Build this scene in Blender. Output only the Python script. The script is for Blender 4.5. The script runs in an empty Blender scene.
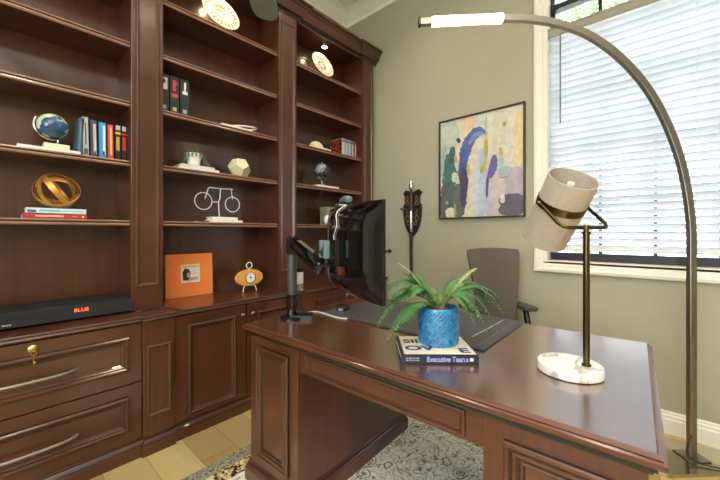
import bpy, bmesh, math, random
from mathutils import Vector, Matrix
random.seed(7)
COL = bpy.context.scene.collection
SC = bpy.context.scene
PI = math.pi
V = Vector

# ------------------------------------------------------------------ camera
H = 1.2                       # eye height
F, CX, CY = 333.0, 360.0, 232.0
SN, CS = 0.6691, 0.7431
cam = bpy.data.cameras.new('camera'); co = bpy.data.objects.new('camera', cam); COL.objects.link(co)
cam.sensor_width = 36; cam.lens = 36 * F / 720; cam.shift_y = -8 / 720; cam.clip_start = .02
co.location = (0, 0, H); co.rotation_euler = (PI / 2, 0, math.radians(-48))
SC.camera = co

def cw(cr, cf, z):            # metres to the side / ahead of the tripod -> room coordinates
    return V((SN * cr + CS * cf, -CS * cr + SN * cf, z))
def _ray(px): r = (px - CX) / F; return r * SN + CS, -r * CS + SN
def onY(px, py, Y):
    x, y = _ray(px); t = Y / y; return V((x * t, Y, H + (CY - py) / F * t))
def onZ(px, py, z):
    x, y = _ray(px); t = (z - H) * F / (CY - py); return V((x * t, y * t, z))

# ------------------------------------------------------------------ materials
def srgb(r, g, b):
    f = lambda c: (c / 255 / 12.92) if c / 255 <= .04045 else ((c / 255 + .055) / 1.055) ** 2.4
    return (f(r), f(g), f(b), 1)
def newmat(name):
    m = bpy.data.materials.new(name); m.use_nodes = True
    return m, m.node_tree, m.node_tree.nodes['Principled BSDF']
def setp(b, **k):
    N = dict(rough='Roughness', metal='Metallic', coat='Coat Weight', coatr='Coat Roughness', spec='Specular IOR Level',
             trans='Transmission Weight', ior='IOR', emis='Emission Strength', ecol='Emission Color', col='Base Color', sheen='Sheen Weight', alpha='Alpha')
    for a, v in k.items(): b.inputs[N[a]].default_value = v
def coords(nt, scale=(1, 1, 1), rot=(0, 0, 0)):
    t = nt.nodes.new('ShaderNodeTexCoord'); m = nt.nodes.new('ShaderNodeMapping')
    m.inputs['Scale'].default_value = scale; m.inputs['Rotation'].default_value = rot
    nt.links.new(t.outputs['Object'], m.inputs['Vector']); return m.outputs['Vector']
def noise(nt, vec, scale, detail=4, rough=.55):
    n = nt.nodes.new('ShaderNodeTexNoise'); n.inputs['Scale'].default_value = scale
    n.inputs['Detail'].default_value = detail; n.inputs['Roughness'].default_value = rough
    nt.links.new(vec, n.inputs['Vector']); return n.outputs['Fac']
def ramp(nt, fac, stops, interp='LINEAR'):
    r = nt.nodes.new('ShaderNodeValToRGB'); e = r.color_ramp.elements; r.color_ramp.interpolation = interp
    while len(e) < len(stops): e.new(.5)
    for i, (p, c) in enumerate(stops): e[i].position = p; e[i].color = c
    nt.links.new(fac, r.inputs['Fac']); return r.outputs['Color']
def mix(nt, fac, a, b, mode='MIX'):
    m = nt.nodes.new('ShaderNodeMix'); m.data_type = 'RGBA'; m.blend_type = mode
    for s, v in ((m.inputs[0], fac), (m.inputs[6], a), (m.inputs[7], b)):
        if isinstance(v, (int, float)): s.default_value = v
        elif isinstance(v, tuple): s.default_value = v
        else: nt.links.new(v, s)
    return m.outputs[2]
def plain(name, c, rough=.5, var=.12, scale=18, bump=0, **k):
    m, nt, b = newmat(name); vec = coords(nt)
    f = noise(nt, vec, scale, 3)
    d = tuple(x * (1 - var) for x in c[:3]) + (1,); l = tuple(min(1, x * (1 + var)) for x in c[:3]) + (1,)
    nt.links.new(ramp(nt, f, [(.3, d), (.7, l)]), b.inputs['Base Color']); setp(b, rough=rough, **k)
    if bump:
        bp = nt.nodes.new('ShaderNodeBump'); bp.inputs['Strength'].default_value = bump; bp.inputs['Distance'].default_value = .002
        nt.links.new(noise(nt, vec, scale * 12, 3), bp.inputs['Height']); nt.links.new(bp.outputs['Normal'], b.inputs['Normal'])
    return m
def wood(name, dark, light, axis='z', rough=.45, coat=.8, coatr=.17, cior=1.6, fine=34):
    m, nt, b = newmat(name)
    s = {'x': (1.2, fine, fine), 'y': (fine, 1.2, fine), 'z': (fine, fine, 1.2)}[axis]
    g = noise(nt, coords(nt, s), 1.0, 6, .6)
    bl = noise(nt, coords(nt), 2.6, 3)
    c = ramp(nt, g, [(.25, dark), (.75, light)])
    c = mix(nt, ramp(nt, bl, [(.35, (0, 0, 0, 1)), (.7, (1, 1, 1, 1))]), c, tuple(x * .72 for x in dark[:3]) + (1,))
    c2 = mix(nt, .5, c, mix(nt, .5, dark, light))
    nt.links.new(c2, b.inputs['Base Color']); setp(b, rough=rough, coat=coat, coatr=coatr, spec=.25); b.inputs['Coat IOR'].default_value = cior
    return m
def metal(name, c, rough=.3): 
    return plain(name, c, rough, .06, 30, metal=1)

WD, WL = srgb(54, 28, 16), srgb(102, 57, 33)
M = {}
M['woodz'] = wood('cherry_wood_upright', WD, WL, 'z')
M['woodx'] = wood('cherry_wood_lengthwise', WD, WL, 'x')
M['woody'] = wood('cherry_wood_crosswise', WD, WL, 'y')
M['desktop'] = wood('cherry_wood_desktop', srgb(68, 37, 19), srgb(108, 61, 32), 'y', rough=.4, coat=1, coatr=.2, cior=3.7)
M['deskz'] = wood('cherry_wood_desk_upright', srgb(62, 33, 20), srgb(112, 64, 41), 'z')
M['desky'] = wood('cherry_wood_desk_lengthwise', srgb(62, 33, 20), srgb(112, 64, 41), 'y')
M['nosing'] = plain('light_cherry_nosing', srgb(140, 100, 78), .35, .1, coat=.6, coatr=.2)  # lighter brown for the shelf front edges
M['glaze'] = plain('dark_antique_glaze', srgb(22, 12, 8), .4, .1, coat=.4)
M['wall'] = plain('sage_wall_paint', srgb(167, 164, 143), .7, .03, 3)
M['white'] = plain('white_trim_paint', srgb(232, 228, 216), .4, .02, 5)
M['ceil'] = plain('white_ceiling_paint', srgb(236, 234, 228), .8, .02, 4)
M['wrap'] = plain('white_paper', srgb(235, 232, 222), .6, .04)
M['black'] = plain('black_plastic', srgb(20, 20, 22), .3, .2)
M['blackgloss'] = plain('black_gloss_plastic', srgb(9, 10, 13), .1, .2, coat=.6)
M['blackmatte'] = plain('black_cloth', srgb(27, 28, 30), .75, .15, 60, bump=.2)
M['frameblack'] = plain('black_window_metal', srgb(16, 18, 28), .4, .1)
M['nickel'] = metal('brushed_nickel', srgb(156, 150, 140), .4)
M['brass'] = metal('antique_brass', srgb(92, 80, 50), .28)
M['brightbrass'] = metal('bright_brass', srgb(222, 190, 110), .25)
M['gold'] = plain('aged_gold_metal', srgb(206, 152, 76), .4, .1, 30, metal=.6)
M['pewter'] = metal('pewter', srgb(150, 148, 142), .38)
M['chrome'] = metal('chrome', srgb(200, 205, 208), .15)
M['silverwire'] = plain('white_wire', srgb(225, 224, 218), .35, .03)
M['leather'] = plain('charcoal_leather', srgb(68, 68, 70), .42, .08, 40, bump=.15)
M['chairfab'] = plain('taupe_grey_mesh_fabric', srgb(92, 83, 76), .8, .08, 80, bump=.2)
M['shade'] = plain('oatmeal_linen_shade', srgb(184, 172, 154), .85, .06, 70, bump=.15)
M['soil'] = plain('dark_moss_soil', srgb(92, 78, 58), .9, .5, 120, bump=.8)
M['stem'] = plain('fern_stem', srgb(96, 110, 52), .6)
M['cream'] = plain('cream_ceramic', srgb(214, 206, 172), .4, .1, 12)
M['plateglaze'] = plain('ivory_glazed_china', srgb(238, 233, 212), .25, .04, coat=.3)
M['orange'] = plain('orange_mat_board', srgb(250, 138, 66), .6, .05, 50)
M['claywood'] = wood('honey_oak', srgb(206, 140, 50), srgb(238, 184, 92), 'x')
M['fan'] = plain('grey_green_fan_blade', srgb(128, 136, 118), .5, .05)
M['cable_w'] = plain('white_cable', srgb(222, 220, 214), .45, .03)
M['sound'] = plain('soundbar_cloth', srgb(20, 22, 24), .6, .15, 200, bump=.2)
M['teal'] = plain('teal_grey_plastic', srgb(96, 120, 124), .35, .1)

def flat(name, c, **k): return plain(name, c, k.pop('rough', .55), .05, 25, **k)

def emit(name, c, s):
    m, nt, b = newmat(name); setp(b, col=(.02, .02, .02, 1), ecol=c, emis=s); return m
M['led'] = emit('warm_white_led_strip', srgb(255, 226, 178), 22)
M['ledo'] = emit('amber_led_strip', srgb(255, 196, 110), 7)
M['ledtext'] = emit('orange_led_letters', (1, .13, .03, 1), 1.6)
M['puck'] = emit('warm_puck_lamp', srgb(255, 238, 190), 30)
M['fillcan'] = emit('warm_fill_can', srgb(255, 232, 200), 6)  # lens glow of the added ceiling cans

def mk_floor():
    m, nt, b = newmat('pale_oak_planks'); vec = coords(nt, (1, 1, 1), (0, 0, PI / 2))
    br = nt.nodes.new('ShaderNodeTexBrick'); nt.links.new(vec, br.inputs['Vector'])
    br.inputs['Scale'].default_value = 1; br.inputs['Brick Width'].default_value = 1.3; br.inputs['Row Height'].default_value = .185
    br.inputs['Mortar Size'].default_value = .0016; br.inputs['Mortar Smooth'].default_value = .2; br.offset = .37
    br.inputs['Color1'].default_value = srgb(205, 186, 132); br.inputs['Color2'].default_value = srgb(150, 118, 74)
    br.inputs['Mortar'].default_value = srgb(92, 76, 44)
    g = noise(nt, coords(nt, (30, 1.3, 1)), 1.5, 6, .65)
    k = noise(nt, coords(nt, (5, 1.6, 1)), 1.6, 5, .6)
    c = mix(nt, ramp(nt, g, [(.3, (1, 1, 1, 1)), (.8, (0, 0, 0, 1))]), br.outputs['Color'], srgb(176, 152, 98))
    c = mix(nt, ramp(nt, k, [(.62, (0, 0, 0, 1)), (.8, (1, 1, 1, 1))]), c, srgb(92, 78, 46))
    c = mix(nt, .6, c, br.outputs['Color'])
    nt.links.new(c, b.inputs['Base Color']); setp(b, rough=.42); return m
M['floor'] = mk_floor()

def mk_rug():
    m, nt, b = newmat('rug_field_floral'); vec = coords(nt)
    wob = nt.nodes.new('ShaderNodeTexNoise'); wob.inputs['Scale'].default_value = 9; nt.links.new(vec, wob.inputs['Vector'])
    va = nt.nodes.new('ShaderNodeVectorMath'); va.operation = 'MULTIPLY_ADD'
    nt.links.new(wob.outputs['Color'], va.inputs[0]); va.inputs[1].default_value = (.07, .07, 0); nt.links.new(vec, va.inputs[2])
    def vor(scale, feat='F1'):
        v = nt.nodes.new('ShaderNodeTexVoronoi'); v.feature = feat; v.inputs['Scale'].default_value = scale
        nt.links.new(va.outputs[0], v.inputs['Vector']); return v
    big = vor(10); small = vor(38)
    base = ramp(nt, noise(nt, vec, 40, 2), [(.35, srgb(214, 213, 196)), (.65, srgb(236, 233, 218))])
    K, Wt = (0, 0, 0, 1), (1, 1, 1, 1)
    c = base
    for sc, lo, cc in ((11, .44, (130, 126, 104)), (11, .57, (146, 140, 112)), (18, .5, (126, 120, 98))):   # scrolling outlines
        f = noise(nt, va.outputs[0], sc, 2, .5)
        c = mix(nt, ramp(nt, f, [(lo - .014, K), (lo - .004, Wt), (lo + .004, Wt), (lo + .014, K)]), c, srgb(*cc))
    ring = ramp(nt, big.outputs['Distance'], [(.16, K), (.20, Wt), (.24, K), (.33, K), (.37, Wt), (.41, K)])
    sel0 = ramp(nt, big.outputs['Color'], [(0, K), (.5, Wt)], 'CONSTANT')
    def mul(a, b_):
        q = nt.nodes.new('ShaderNodeMath'); q.operation = 'MULTIPLY'; nt.links.new(a, q.inputs[0]); nt.links.new(b_, q.inputs[1]); return q.outputs[0]
    c = mix(nt, mul(ring, sel0), c, srgb(86, 82, 64))
    core = ramp(nt, big.outputs['Distance'], [(.12, Wt), (.18, K)])
    c = mix(nt, mul(core, sel0), c, srgb(172, 150, 84))
    leaf = ramp(nt, small.outputs['Distance'], [(.2, Wt), (.32, K)])
    sel = ramp(nt, small.outputs['Color'], [(.0, K), (.42, Wt), (.56, K)], 'CONSTANT')
    sel2 = ramp(nt, small.outputs['Color'], [(.0, K), (.60, Wt), (.66, K)], 'CONSTANT')
    c = mix(nt, mul(leaf, sel), c, srgb(176, 160, 104)); c = mix(nt, mul(leaf, sel2), c, srgb(92, 88, 70))
    nt.links.new(c, b.inputs['Base Color']); setp(b, rough=.95, spec=.1); return m
M['rug'] = mk_rug()
def mk_rugborder(name, cols, scale):
    m, nt, b = newmat(name); v = nt.nodes.new('ShaderNodeTexVoronoi'); v.inputs['Scale'].default_value = scale
    nt.links.new(coords(nt), v.inputs['Vector'])
    nt.links.new(ramp(nt, v.outputs['Color'], [(i / len(cols), c) for i, c in enumerate(cols)], 'CONSTANT'), b.inputs['Base Color'])
    setp(b, rough=.95, spec=.1); return m
M['rugedge'] = mk_rugborder('rug_edge_speckle', [srgb(128, 126, 104), srgb(160, 156, 132), srgb(100, 98, 80), srgb(146, 140, 112)], 160)
M['rugband'] = mk_rugborder('rug_band_black_gold', [srgb(44, 40, 34), srgb(200, 190, 150), srgb(176, 140, 60), srgb(52, 46, 40), srgb(206, 200, 176), srgb(150, 140, 100)], 75)

def mk_slat():
    m, nt, b = newmat('white_blind_slat'); nt.nodes.remove(b)
    vec = coords(nt); c = ramp(nt, noise(nt, vec, 6, 2), [(.3, (.80, .83, .86, 1)), (.7, (.86, .89, .92, 1))])
    d = nt.nodes.new('ShaderNodeBsdfDiffuse'); t = nt.nodes.new('ShaderNodeBsdfTranslucent'); s = nt.nodes.new('ShaderNodeMixShader')
    nt.links.new(c, d.inputs['Color']); nt.links.new(c, t.inputs['Color']); s.inputs['Fac'].default_value = .40
    nt.links.new(d.outputs[0], s.inputs[1]); nt.links.new(t.outputs[0], s.inputs[2])
    nt.links.new(s.outputs[0], nt.nodes['Material Output'].inputs['Surface']); return m
M['slat'] = mk_slat()
def mk_leaf(name, a, c):
    m, nt, b = newmat(name); nt.links.new(ramp(nt, noise(nt, coords(nt), 26, 3), [(.3, a), (.7, c)]), b.inputs['Base Color'])
    setp(b, rough=.45, spec=.4); return m
M['leaf'] = mk_leaf('fern_green', srgb(36, 88, 46), srgb(92, 146, 88))
M['leaf2'] = mk_leaf('fern_pale_green', srgb(104, 138, 80), srgb(168, 178, 124))
M['leaf3'] = mk_leaf('string_of_hearts_green', srgb(40, 74, 50), srgb(92, 122, 92))
M['palm'] = mk_leaf('palm_green', srgb(84, 136, 40), srgb(140, 176, 76))
def mk_glass(name):
    m, nt, b = newmat(name); nt.nodes.remove(b)
    t = nt.nodes.new('ShaderNodeBsdfTransparent'); g = nt.nodes.new('ShaderNodeBsdfGlossy'); x = nt.nodes.new('ShaderNodeMixShader'); f = nt.nodes.new('ShaderNodeFresnel')
    g.inputs['Roughness'].default_value = .02; f.inputs['IOR'].default_value = 1.3; nt.links.new(f.outputs[0], x.inputs[0]); nt.links.new(t.outputs[0], x.inputs[1]); nt.links.new(g.outputs[0], x.inputs[2])
    nt.links.new(x.outputs[0], nt.nodes['Material Output'].inputs['Surface']); return m
M['glass'] = mk_glass('window_glass')
def mk_marble():
    m, nt, b = newmat('white_marble'); f = noise(nt, coords(nt, (1, 2.2, 1)), 5, 5, .5)
    nt.links.new(ramp(nt, f, [(.42, srgb(236, 232, 226)), (.52, srgb(226, 222, 216)), (.56, srgb(168, 166, 164)), (.6, srgb(232, 228, 222))]), b.inputs['Base Color'])
    setp(b, rough=.18, coat=.4); return m
M['marble'] = mk_marble()
def mk_globe(name, sea, sea2, land):
    m, nt, b = newmat(name); f = noise(nt, coords(nt), 11, 5, .5); g = noise(nt, coords(nt), 30, 2)
    c = mix(nt, ramp(nt, f, [(.49, (0, 0, 0, 1)), (.51, (1, 1, 1, 1))]), ramp(nt, g, [(.3, sea), (.7, sea2)]), land)
    nt.links.new(c, b.inputs['Base Color']); setp(b, rough=.2, coat=.5); return m
M['globe1'] = mk_globe('globe_blue_and_cream', srgb(22, 58, 74), srgb(46, 104, 150), srgb(214, 218, 186))
M['globe2'] = mk_globe('globe_black_and_silver', srgb(18, 22, 24), srgb(46, 54, 56), srgb(140, 150, 150))
def mk_pot():
    m, nt, b = newmat('turquoise_blue_glaze'); f = noise(nt, coords(nt), 14, 3); g = noise(nt, coords(nt), 60, 2)
    c = mix(nt, .5, ramp(nt, f, [(.3, srgb(8, 66, 140)), (.7, srgb(20, 128, 178))]), ramp(nt, g, [(.3, srgb(10, 84, 160)), (.75, srgb(70, 170, 200))]))
    nt.links.new(c, b.inputs['Base Color']); setp(b, rough=.15, coat=.6, coatr=.08); return m
M['pot'] = mk_pot()

# ------------------------------------------------------------------ mesh builder
class MB:
    def __init__(s): s.v, s.f, s.m, s.mi = [], [], [], 0
    def add(s, vs, fs):
        o = len(s.v); s.v += [V(p) for p in vs]
        for f in fs: s.f.append([i + o for i in f]); s.m.append(s.mi)
        return s
    def box(s, x0, x1, y0, y1, z0, z1):
        return s.add([(x, y, z) for x in (x0, x1) for y in (y0, y1) for z in (z0, z1)],
                     [(0, 1, 3, 2), (4, 6, 7, 5), (0, 4, 5, 1), (2, 3, 7, 6), (0, 2, 6, 4), (1, 5, 7, 3)])
    def obox(s, c, u, v, w, a, b, d):      # box about c with half sizes a,b,d along unit axes u,v,w
        c, u, v, w = V(c), V(u), V(v), V(w)
        return s.add([c + u * (a * i) + v * (b * j) + w * (d * k) for i in (-1, 1) for j in (-1, 1) for k in (-1, 1)],
                     [(0, 1, 3, 2), (4, 6, 7, 5), (0, 4, 5, 1), (2, 3, 7, 6), (0, 2, 6, 4), (1, 5, 7, 3)])
    def loops(s, L, cap0=True, cap1=True, closed=True, dk=None):
        n = len(L[0]); fs = []; base_f = len(s.f)
        for i in range(len(L) - 1):
            for j in range(n if closed else n - 1):
                k = (j + 1) % n; fs.append((i * n + j, i * n + k, (i + 1) * n + k, (i + 1) * n + j))
        if cap0: fs.append(tuple(range(n)))
        if cap1: fs.append(tuple(range((len(L) - 1) * n, len(L) * n)))
        s.add([p for l in L for p in l], fs)
        if dk:
            q = 0
            for i in range(len(L) - 1):
                for j in range(n if closed else n - 1):
                    s.m[base_f + q] = int(dk(i, j))
                    q += 1
        return s
    def stack(s, x0, x1, y0, y1, prof, dark=(), edge=False):    # rectangle rings: (inset, z)
        return s.loops([[(x0 + i, y0 + i, z), (x1 - i, y0 + i, z), (x1 - i, y1 - i, z), (x0 + i, y1 - i, z)] for i, z in prof], dk=lambda i, j: 1 if i in dark else (2 if edge else 0))
    def panel(s, o, u, v, n, u0, u1, v0, v1, prof, cap=True, dark=()):
        o, u, v, n = V(o), V(u), V(v), V(n)
        L = [[o + u * a + v * b + n * h for a, b in ((u0 + i, v0 + i), (u1 - i, v0 + i), (u1 - i, v1 - i), (u0 + i, v1 - i))] for i, h in prof]
        return s.loops(L, False, cap, dk=lambda i, j: i in dark)
    def sweep(s, path, prof, dark=()):              # profile (out, z) swept along a plan path, outward = to the right of travel
        pts = [V((a, b)) for a, b in path]; L = []
        for i, p in enumerate(pts):
            ds = []
            if i: ds.append((p - pts[i - 1]).normalized())
            if i < len(pts) - 1: ds.append((pts[i + 1] - p).normalized())
            ns = [V((d.y, -d.x)) for d in ds]
            m = ns[0] if len(ns) == 1 else (ns[0] + ns[1]) / (1 + ns[0].dot(ns[1]))
            L.append([(p.x + m.x * o, p.y + m.y * o, z) for o, z in prof])
        return s.loops(L, dk=lambda i, j: j in dark)
    def tube(s, pts, r, n=10, cap=True, sec=None, up=None):
        pts = [V(p) for p in pts]; L = []; nrm = None
        for i, p in enumerate(pts):
            t = (pts[min(i + 1, len(pts) - 1)] - pts[max(i - 1, 0)]).normalized()
            if nrm is None:
                a = V(up) if up else (V((0, 0, 1)) if abs(t.z) < .9 else V((1, 0, 0)))
                nrm = (a - t * a.dot(t)).normalized()
            else: nrm = (nrm - t * nrm.dot(t)).normalized()
            b = t.cross(nrm); rr = r[i] if isinstance(r, (list, tuple)) else r
            if sec: L.append([p + nrm * (a * rr) + b * (c * rr) for a, c in sec])
            else: L.append([p + nrm * (rr * math.cos(2 * PI * k / n)) + b * (rr * math.sin(2 * PI * k / n)) for k in range(n)])
        return s.loops(L, cap, cap)
    def ring(s, c, u, v, r, t, n=32, m=8):   # closed torus about c in plane u,v
        c, u, v = V(c), V(u).normalized(), V(v).normalized(); w = u.cross(v); L = []
        for i in range(n):
            a = 2 * PI * i / n; d = u * math.cos(a) + v * math.sin(a)
            L.append([c + d * (r + t * math.cos(2 * PI * k / m)) + w * (t * math.sin(2 * PI * k / m)) for k in range(m)])
        L.append(L[0]); return s.loops(L, False, False)
    def band(s, c, u, v, r, wd, th, n=40):   # flat hoop
        c, u, v = V(c), V(u).normalized(), V(v).normalized(); w = u.cross(v); L = []
        for i in range(n + 1):
            a = 2 * PI * i / n; d = u * math.cos(a) + v * math.sin(a)
            L.append([c + d * r + w * wd, c + d * (r - th) + w * wd, c + d * (r - th) - w * wd, c + d * r - w * wd])
        return s.loops(L, False, False)
    def lathe(s, prof, c=(0, 0, 0), n=32, ax=None, sx=1, sy=1, cap=True):
        c = V(c); R = V((0, 0, 1)).rotation_difference(V(ax)).to_matrix() if ax is not None else Matrix.Identity(3)
        L = [[c + R @ V((r * sx * math.cos(2 * PI * k / n), r * sy * math.sin(2 * PI * k / n), z)) for k in range(n)] for r, z in prof]
        return s.loops(L, cap and prof[0][0] > 1e-6, cap and prof[-1][0] > 1e-6)
    def ball(s, c, r, n=24, m=14, sc=(1, 1, 1)):
        c = V(c); L = []
        for i in range(m + 1):
            a = -PI / 2 + PI * i / m; rr = max(r * math.cos(a), 1e-5)
            L.append([c + V((rr * math.cos(2 * PI * k / n) * sc[0], rr * math.sin(2 * PI * k / n) * sc[1], r * math.sin(a) * sc[2])) for k in range(n)])
        return s.loops(L)
    def prism(s, poly, o, u, v, w, d):       # polygon in u,v extruded d along w
        o, u, v, w = V(o), V(u), V(v), V(w)
        return s.loops([[o + u * a + v * b for a, b in poly], [o + u * a + v * b + w * d for a, b in poly]])
    def build(s, name, mat, parent=None, smooth=False, bev=0, world=False):
        me = bpy.data.meshes.new(name); vs = s.v
        if world and parent is not None:
            inv = ROOT[parent.get('_r', '') or parent.name].inverted() if False else rootm(parent).inverted(); vs = [inv @ p for p in vs]
        me.from_pydata([tuple(p) for p in vs], [], s.f)
        for mm in (mat if isinstance(mat, (list, tuple)) else [mat]): me.materials.append(mm)
        me.polygons.foreach_set('material_index', s.m)
        bm = bmesh.new(); bm.from_mesh(me); bmesh.ops.recalc_face_normals(bm, faces=bm.faces); bm.to_mesh(me); bm.free()
        if smooth:
            me.polygons.foreach_set('use_smooth', [True] * len(me.polygons)); me.set_sharp_from_angle(angle=.7)
        o = bpy.data.objects.new(name, me); COL.objects.link(o)
        if parent is not None: o.parent = parent
        if bev:
            b = o.modifiers.new('edges', 'BEVEL'); b.width = bev; b.segments = 2; b.limit_method = 'ANGLE'
        return o

ROOT = {}
def rootm(o):
    while o.parent is not None: o = o.parent
    return ROOT.get(o.name, Matrix.Identity(4))
def tag(o, label, cat, group=None, kind=None):
    o['label'] = label; o['category'] = cat
    if group: o['group'] = group
    if kind: o['kind'] = kind
    return o
def thing(name, label, cat, loc=(0, 0, 0), rz=0, group=None):
    o = bpy.data.objects.new(name, None); COL.objects.link(o); o.empty_display_size = .05
    o.location = loc; o.rotation_euler = (0, 0, rz)
    ROOT[o.name] = Matrix.Translation(V(loc)) @ Matrix.Rotation(rz, 4, 'Z')
    return tag(o, label, cat, group)
def struct(o): o['kind'] = 'structure'; return o
def ptlight(name, kind, loc, energy, col, **k):
    l = bpy.data.lights.new(name, kind); l.energy = energy; l.color = col
    for a, b in k.items(): setattr(l, a, b)
    o = bpy.data.objects.new(name, l); COL.objects.link(o); o.location = loc; return o
def text(name, body, mat, parent, size, o, u, v, align='CENTER', ext=.0004, world=True, sx=1, bold=0):
    c = bpy.data.curves.new(name, 'FONT'); c.body = body; c.size = size; c.offset = bold; c.extrude = ext; c.align_x = align; c.align_y = 'CENTER'
    c.materials.append(mat)
    t = bpy.data.objects.new(name, c); COL.objects.link(t)
    u, v = V(u).normalized(), V(v).normalized(); w = u.cross(v)
    mt = Matrix(((u.x * sx, v.x, w.x, o[0]), (u.y * sx, v.y, w.y, o[1]), (u.z * sx, v.z, w.z, o[2]), (0, 0, 0, 1)))
    if parent is not None: mt = rootm(parent).inverted() @ mt
    dg = bpy.context.evaluated_depsgraph_get(); me = bpy.data.meshes.new_from_object(t.evaluated_get(dg)); me.name = name
    bpy.data.objects.remove(t); t = bpy.data.objects.new(name, me); COL.objects.link(t)
    if parent is not None: t.parent = parent
    t.matrix_basis = mt
    return t
X, Y, Z = V((1, 0, 0)), V((0, 1, 0)), V((0, 0, 1))

# ------------------------------------------------------------------ room shell
XW, YB, XR, YS, CZ = 2.71, 2.64, -2.3, -2.6, 3.63
struct(MB().box(XR, XW + .18, YS, YB + .1, -.05, 0).build('floor', M['floor']))
struct(MB().box(XR, XW + .18, YS, YB + .1, CZ, CZ + .05).build('ceiling', M['ceil']))
struct(MB().box(XR, XW + .18, YB, YB + .1, 0, CZ).build('wall_bookcase', M['wall']))
WY0, WY1, WZ0, WZ1 = -1.15, .62, .975, 3.2
w = MB(); w.box(XW, XW + .18, WY1, YB, 0, CZ).box(XW, XW + .18, YS, WY0, 0, CZ)
w.box(XW, XW + .18, WY0, WY1, 0, WZ0).box(XW, XW + .18, WY0, WY1, WZ1, CZ)
struct(w.build('wall_window', M['wall']))
# rear wall, its unseen opening added to let in fill light
w = MB(); w.box(XR - .1, XR, YS, -.9, 0, CZ).box(XR - .1, XR, .9, YB + .1, 0, CZ).box(XR - .1, XR, -.9, .9, 2.5, CZ).box(XR - .1, XR, -.9, .9, 0, .9)
struct(w.build('wall_rear', M['wall']))
struct(MB().box(XR - .1, XW + .18, YS - .1, YS, 0, CZ).build('wall_side', M['wall']))
bb = [(0, 0), (.016, 0), (.016, .085), (.012, .092), (.012, .108), (.007, .114), (.007, .124), (.003, .132), (0, .132)]
struct(MB().sweep([(XW, 2.03), (XW, YS)], [(a, b) for a, b in bb]).build('baseboard_window', M['white']))
cp = [(0, 3.50), (.014, 3.50), (.018, 3.525), (.035, 3.545), (.08, 3.595), (.105, 3.612), (.12, 3.615), (.12, CZ), (0, CZ)]
struct(MB().sweep([(XW, YB), (XW, YS)], cp).build('trim_1', M['white']))
struct(MB().sweep([(XR, YB), (XW, YB)], cp).build('trim_2', M['white']))

# window: casing, sash, muntins, panes
win = struct(thing('window_1', 'tall white-cased window with black muntins behind the closed blind', 'window', (XW, 0, 0)))
cas = [(0, 0), (0, .018), (.006, .024), (.022, .026), (.03, .02), (.056, .017), (.06, .01), (.075, .01), (.075, 0)]
MB().panel((XW, 0, 0), Y, Z, -X, WY0 - .075, WY1 + .075, WZ0 - .063, WZ1 + .075, cas, False).build('window_casing', M['white'], win, world=True)
jm = MB(); jm.panel((XW - .004, 0, 0), Y, Z, X, WY0 - .003, WY1 + .003, WZ0 - .003, WZ1 + .003, [(0, 0), (.016, 0), (.016, .184), (0, .184), (0, 0)], False)
jm.box(XW - .01, XW + .1, WY0, WY1, WZ0, WZ0 + .02)
jm.build('window_jamb', M['white'], win, world=True)
XG = 2.83
fr = MB(); y0, y1 = WY0 + .013, WY1 - .013
fr.box(XG - .025, XG + .025, y1 - .03, y1, .995, 2.87).box(XG - .025, XG + .025, y0, y0 + .03, .995, 2.87)
fr.box(XG - .03, XG + .03, y0, y1, .995, 1.05).box(XG - .03, XG + .03, y0, y1, 2.845, 2.885)
for k in range(1, 6): fr.box(XG - .012, XG + .012, .592 - .286 * k - .011, .592 - .286 * k + .011, 1.05, 2.86)
for zz in (1.42, 1.795, 2.178, 2.55): fr.box(XG - .012, XG + .012, y0, y1, zz - .011, zz + .011)
yc, hw = (y0 + y1) / 2, (y1 - y0) / 2
fr.box(XG - .02, XG + .02, .305 - .025, .305 + .025, 2.86, 3.14)
fr.tube([(XG, yc + hw * math.cos(a), 2.86 + .33 * math.sin(a) ** .75) for a in [PI * i / 24 for i in range(25)]], .02, 6)
fr.build('sash_frame', M['frameblack'], win, world=True)
MB().box(XG + .004, XG + .008, y0 + .01, y1 - .01, 1.05, WZ1 - .02).build('glass_pane', M['glass'], win, world=True)
sp = MB(); arc = [(yc + hw * math.cos(PI * i / 24), 2.87 + .33 * math.sin(PI * i / 24) ** .75) for i in range(25)]
for a, b in zip(arc, arc[1:]):
    sp.prism([(a[0], a[1]), (b[0], b[1]), (b[0], WZ1), (a[0], WZ1)], (XG - .01, 0, 0), Y, Z, X, .03)
sp.build('arch_spandrel', M['white'], win, world=True)

# blind
bl = thing('window_blind', 'white horizontal slat blind, almost closed, filling the tall window', 'blind', (XW + .035, WY1, 1.0))
by0, by1 = WY0 + .022, WY1 - .022; xb = XW + .036
s = MB(); N = 33; a = math.radians(46); hw_ = .0255
ux, uz = -math.cos(a) * hw_, math.sin(a) * hw_       # room edge is the higher one
for k in range(N):
    zc = 1.095 + k * .0462
    n_ = V((math.sin(a), 0, math.cos(a)))
    L = []
    for q in range(5):
        f_ = -1 + q * .5; off = .0035 * (1 - f_ * f_)
        p = V((xb, 0, zc)) + V((ux, 0, uz)) * f_ + n_ * off; L.append(p)
    th = n_ * .0022
    loop = L + [p - th for p in reversed(L)]
    s.loops([[p + V((0, by0, 0)) for p in loop], [p + V((0, by1, 0)) for p in loop]])
s.build('slats', M['slat'], bl, world=True)
MB().box(xb - .026, xb + .026, by0, by1, 1.068, 1.084).build('bottom_rail', M['white'], bl, world=True, bev=.003)
MB().box(XW + .012, XW + .07, by0 - .005, by1 + .005, 2.615, 2.66).build('head_rail', M['white'], bl, world=True)
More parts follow.
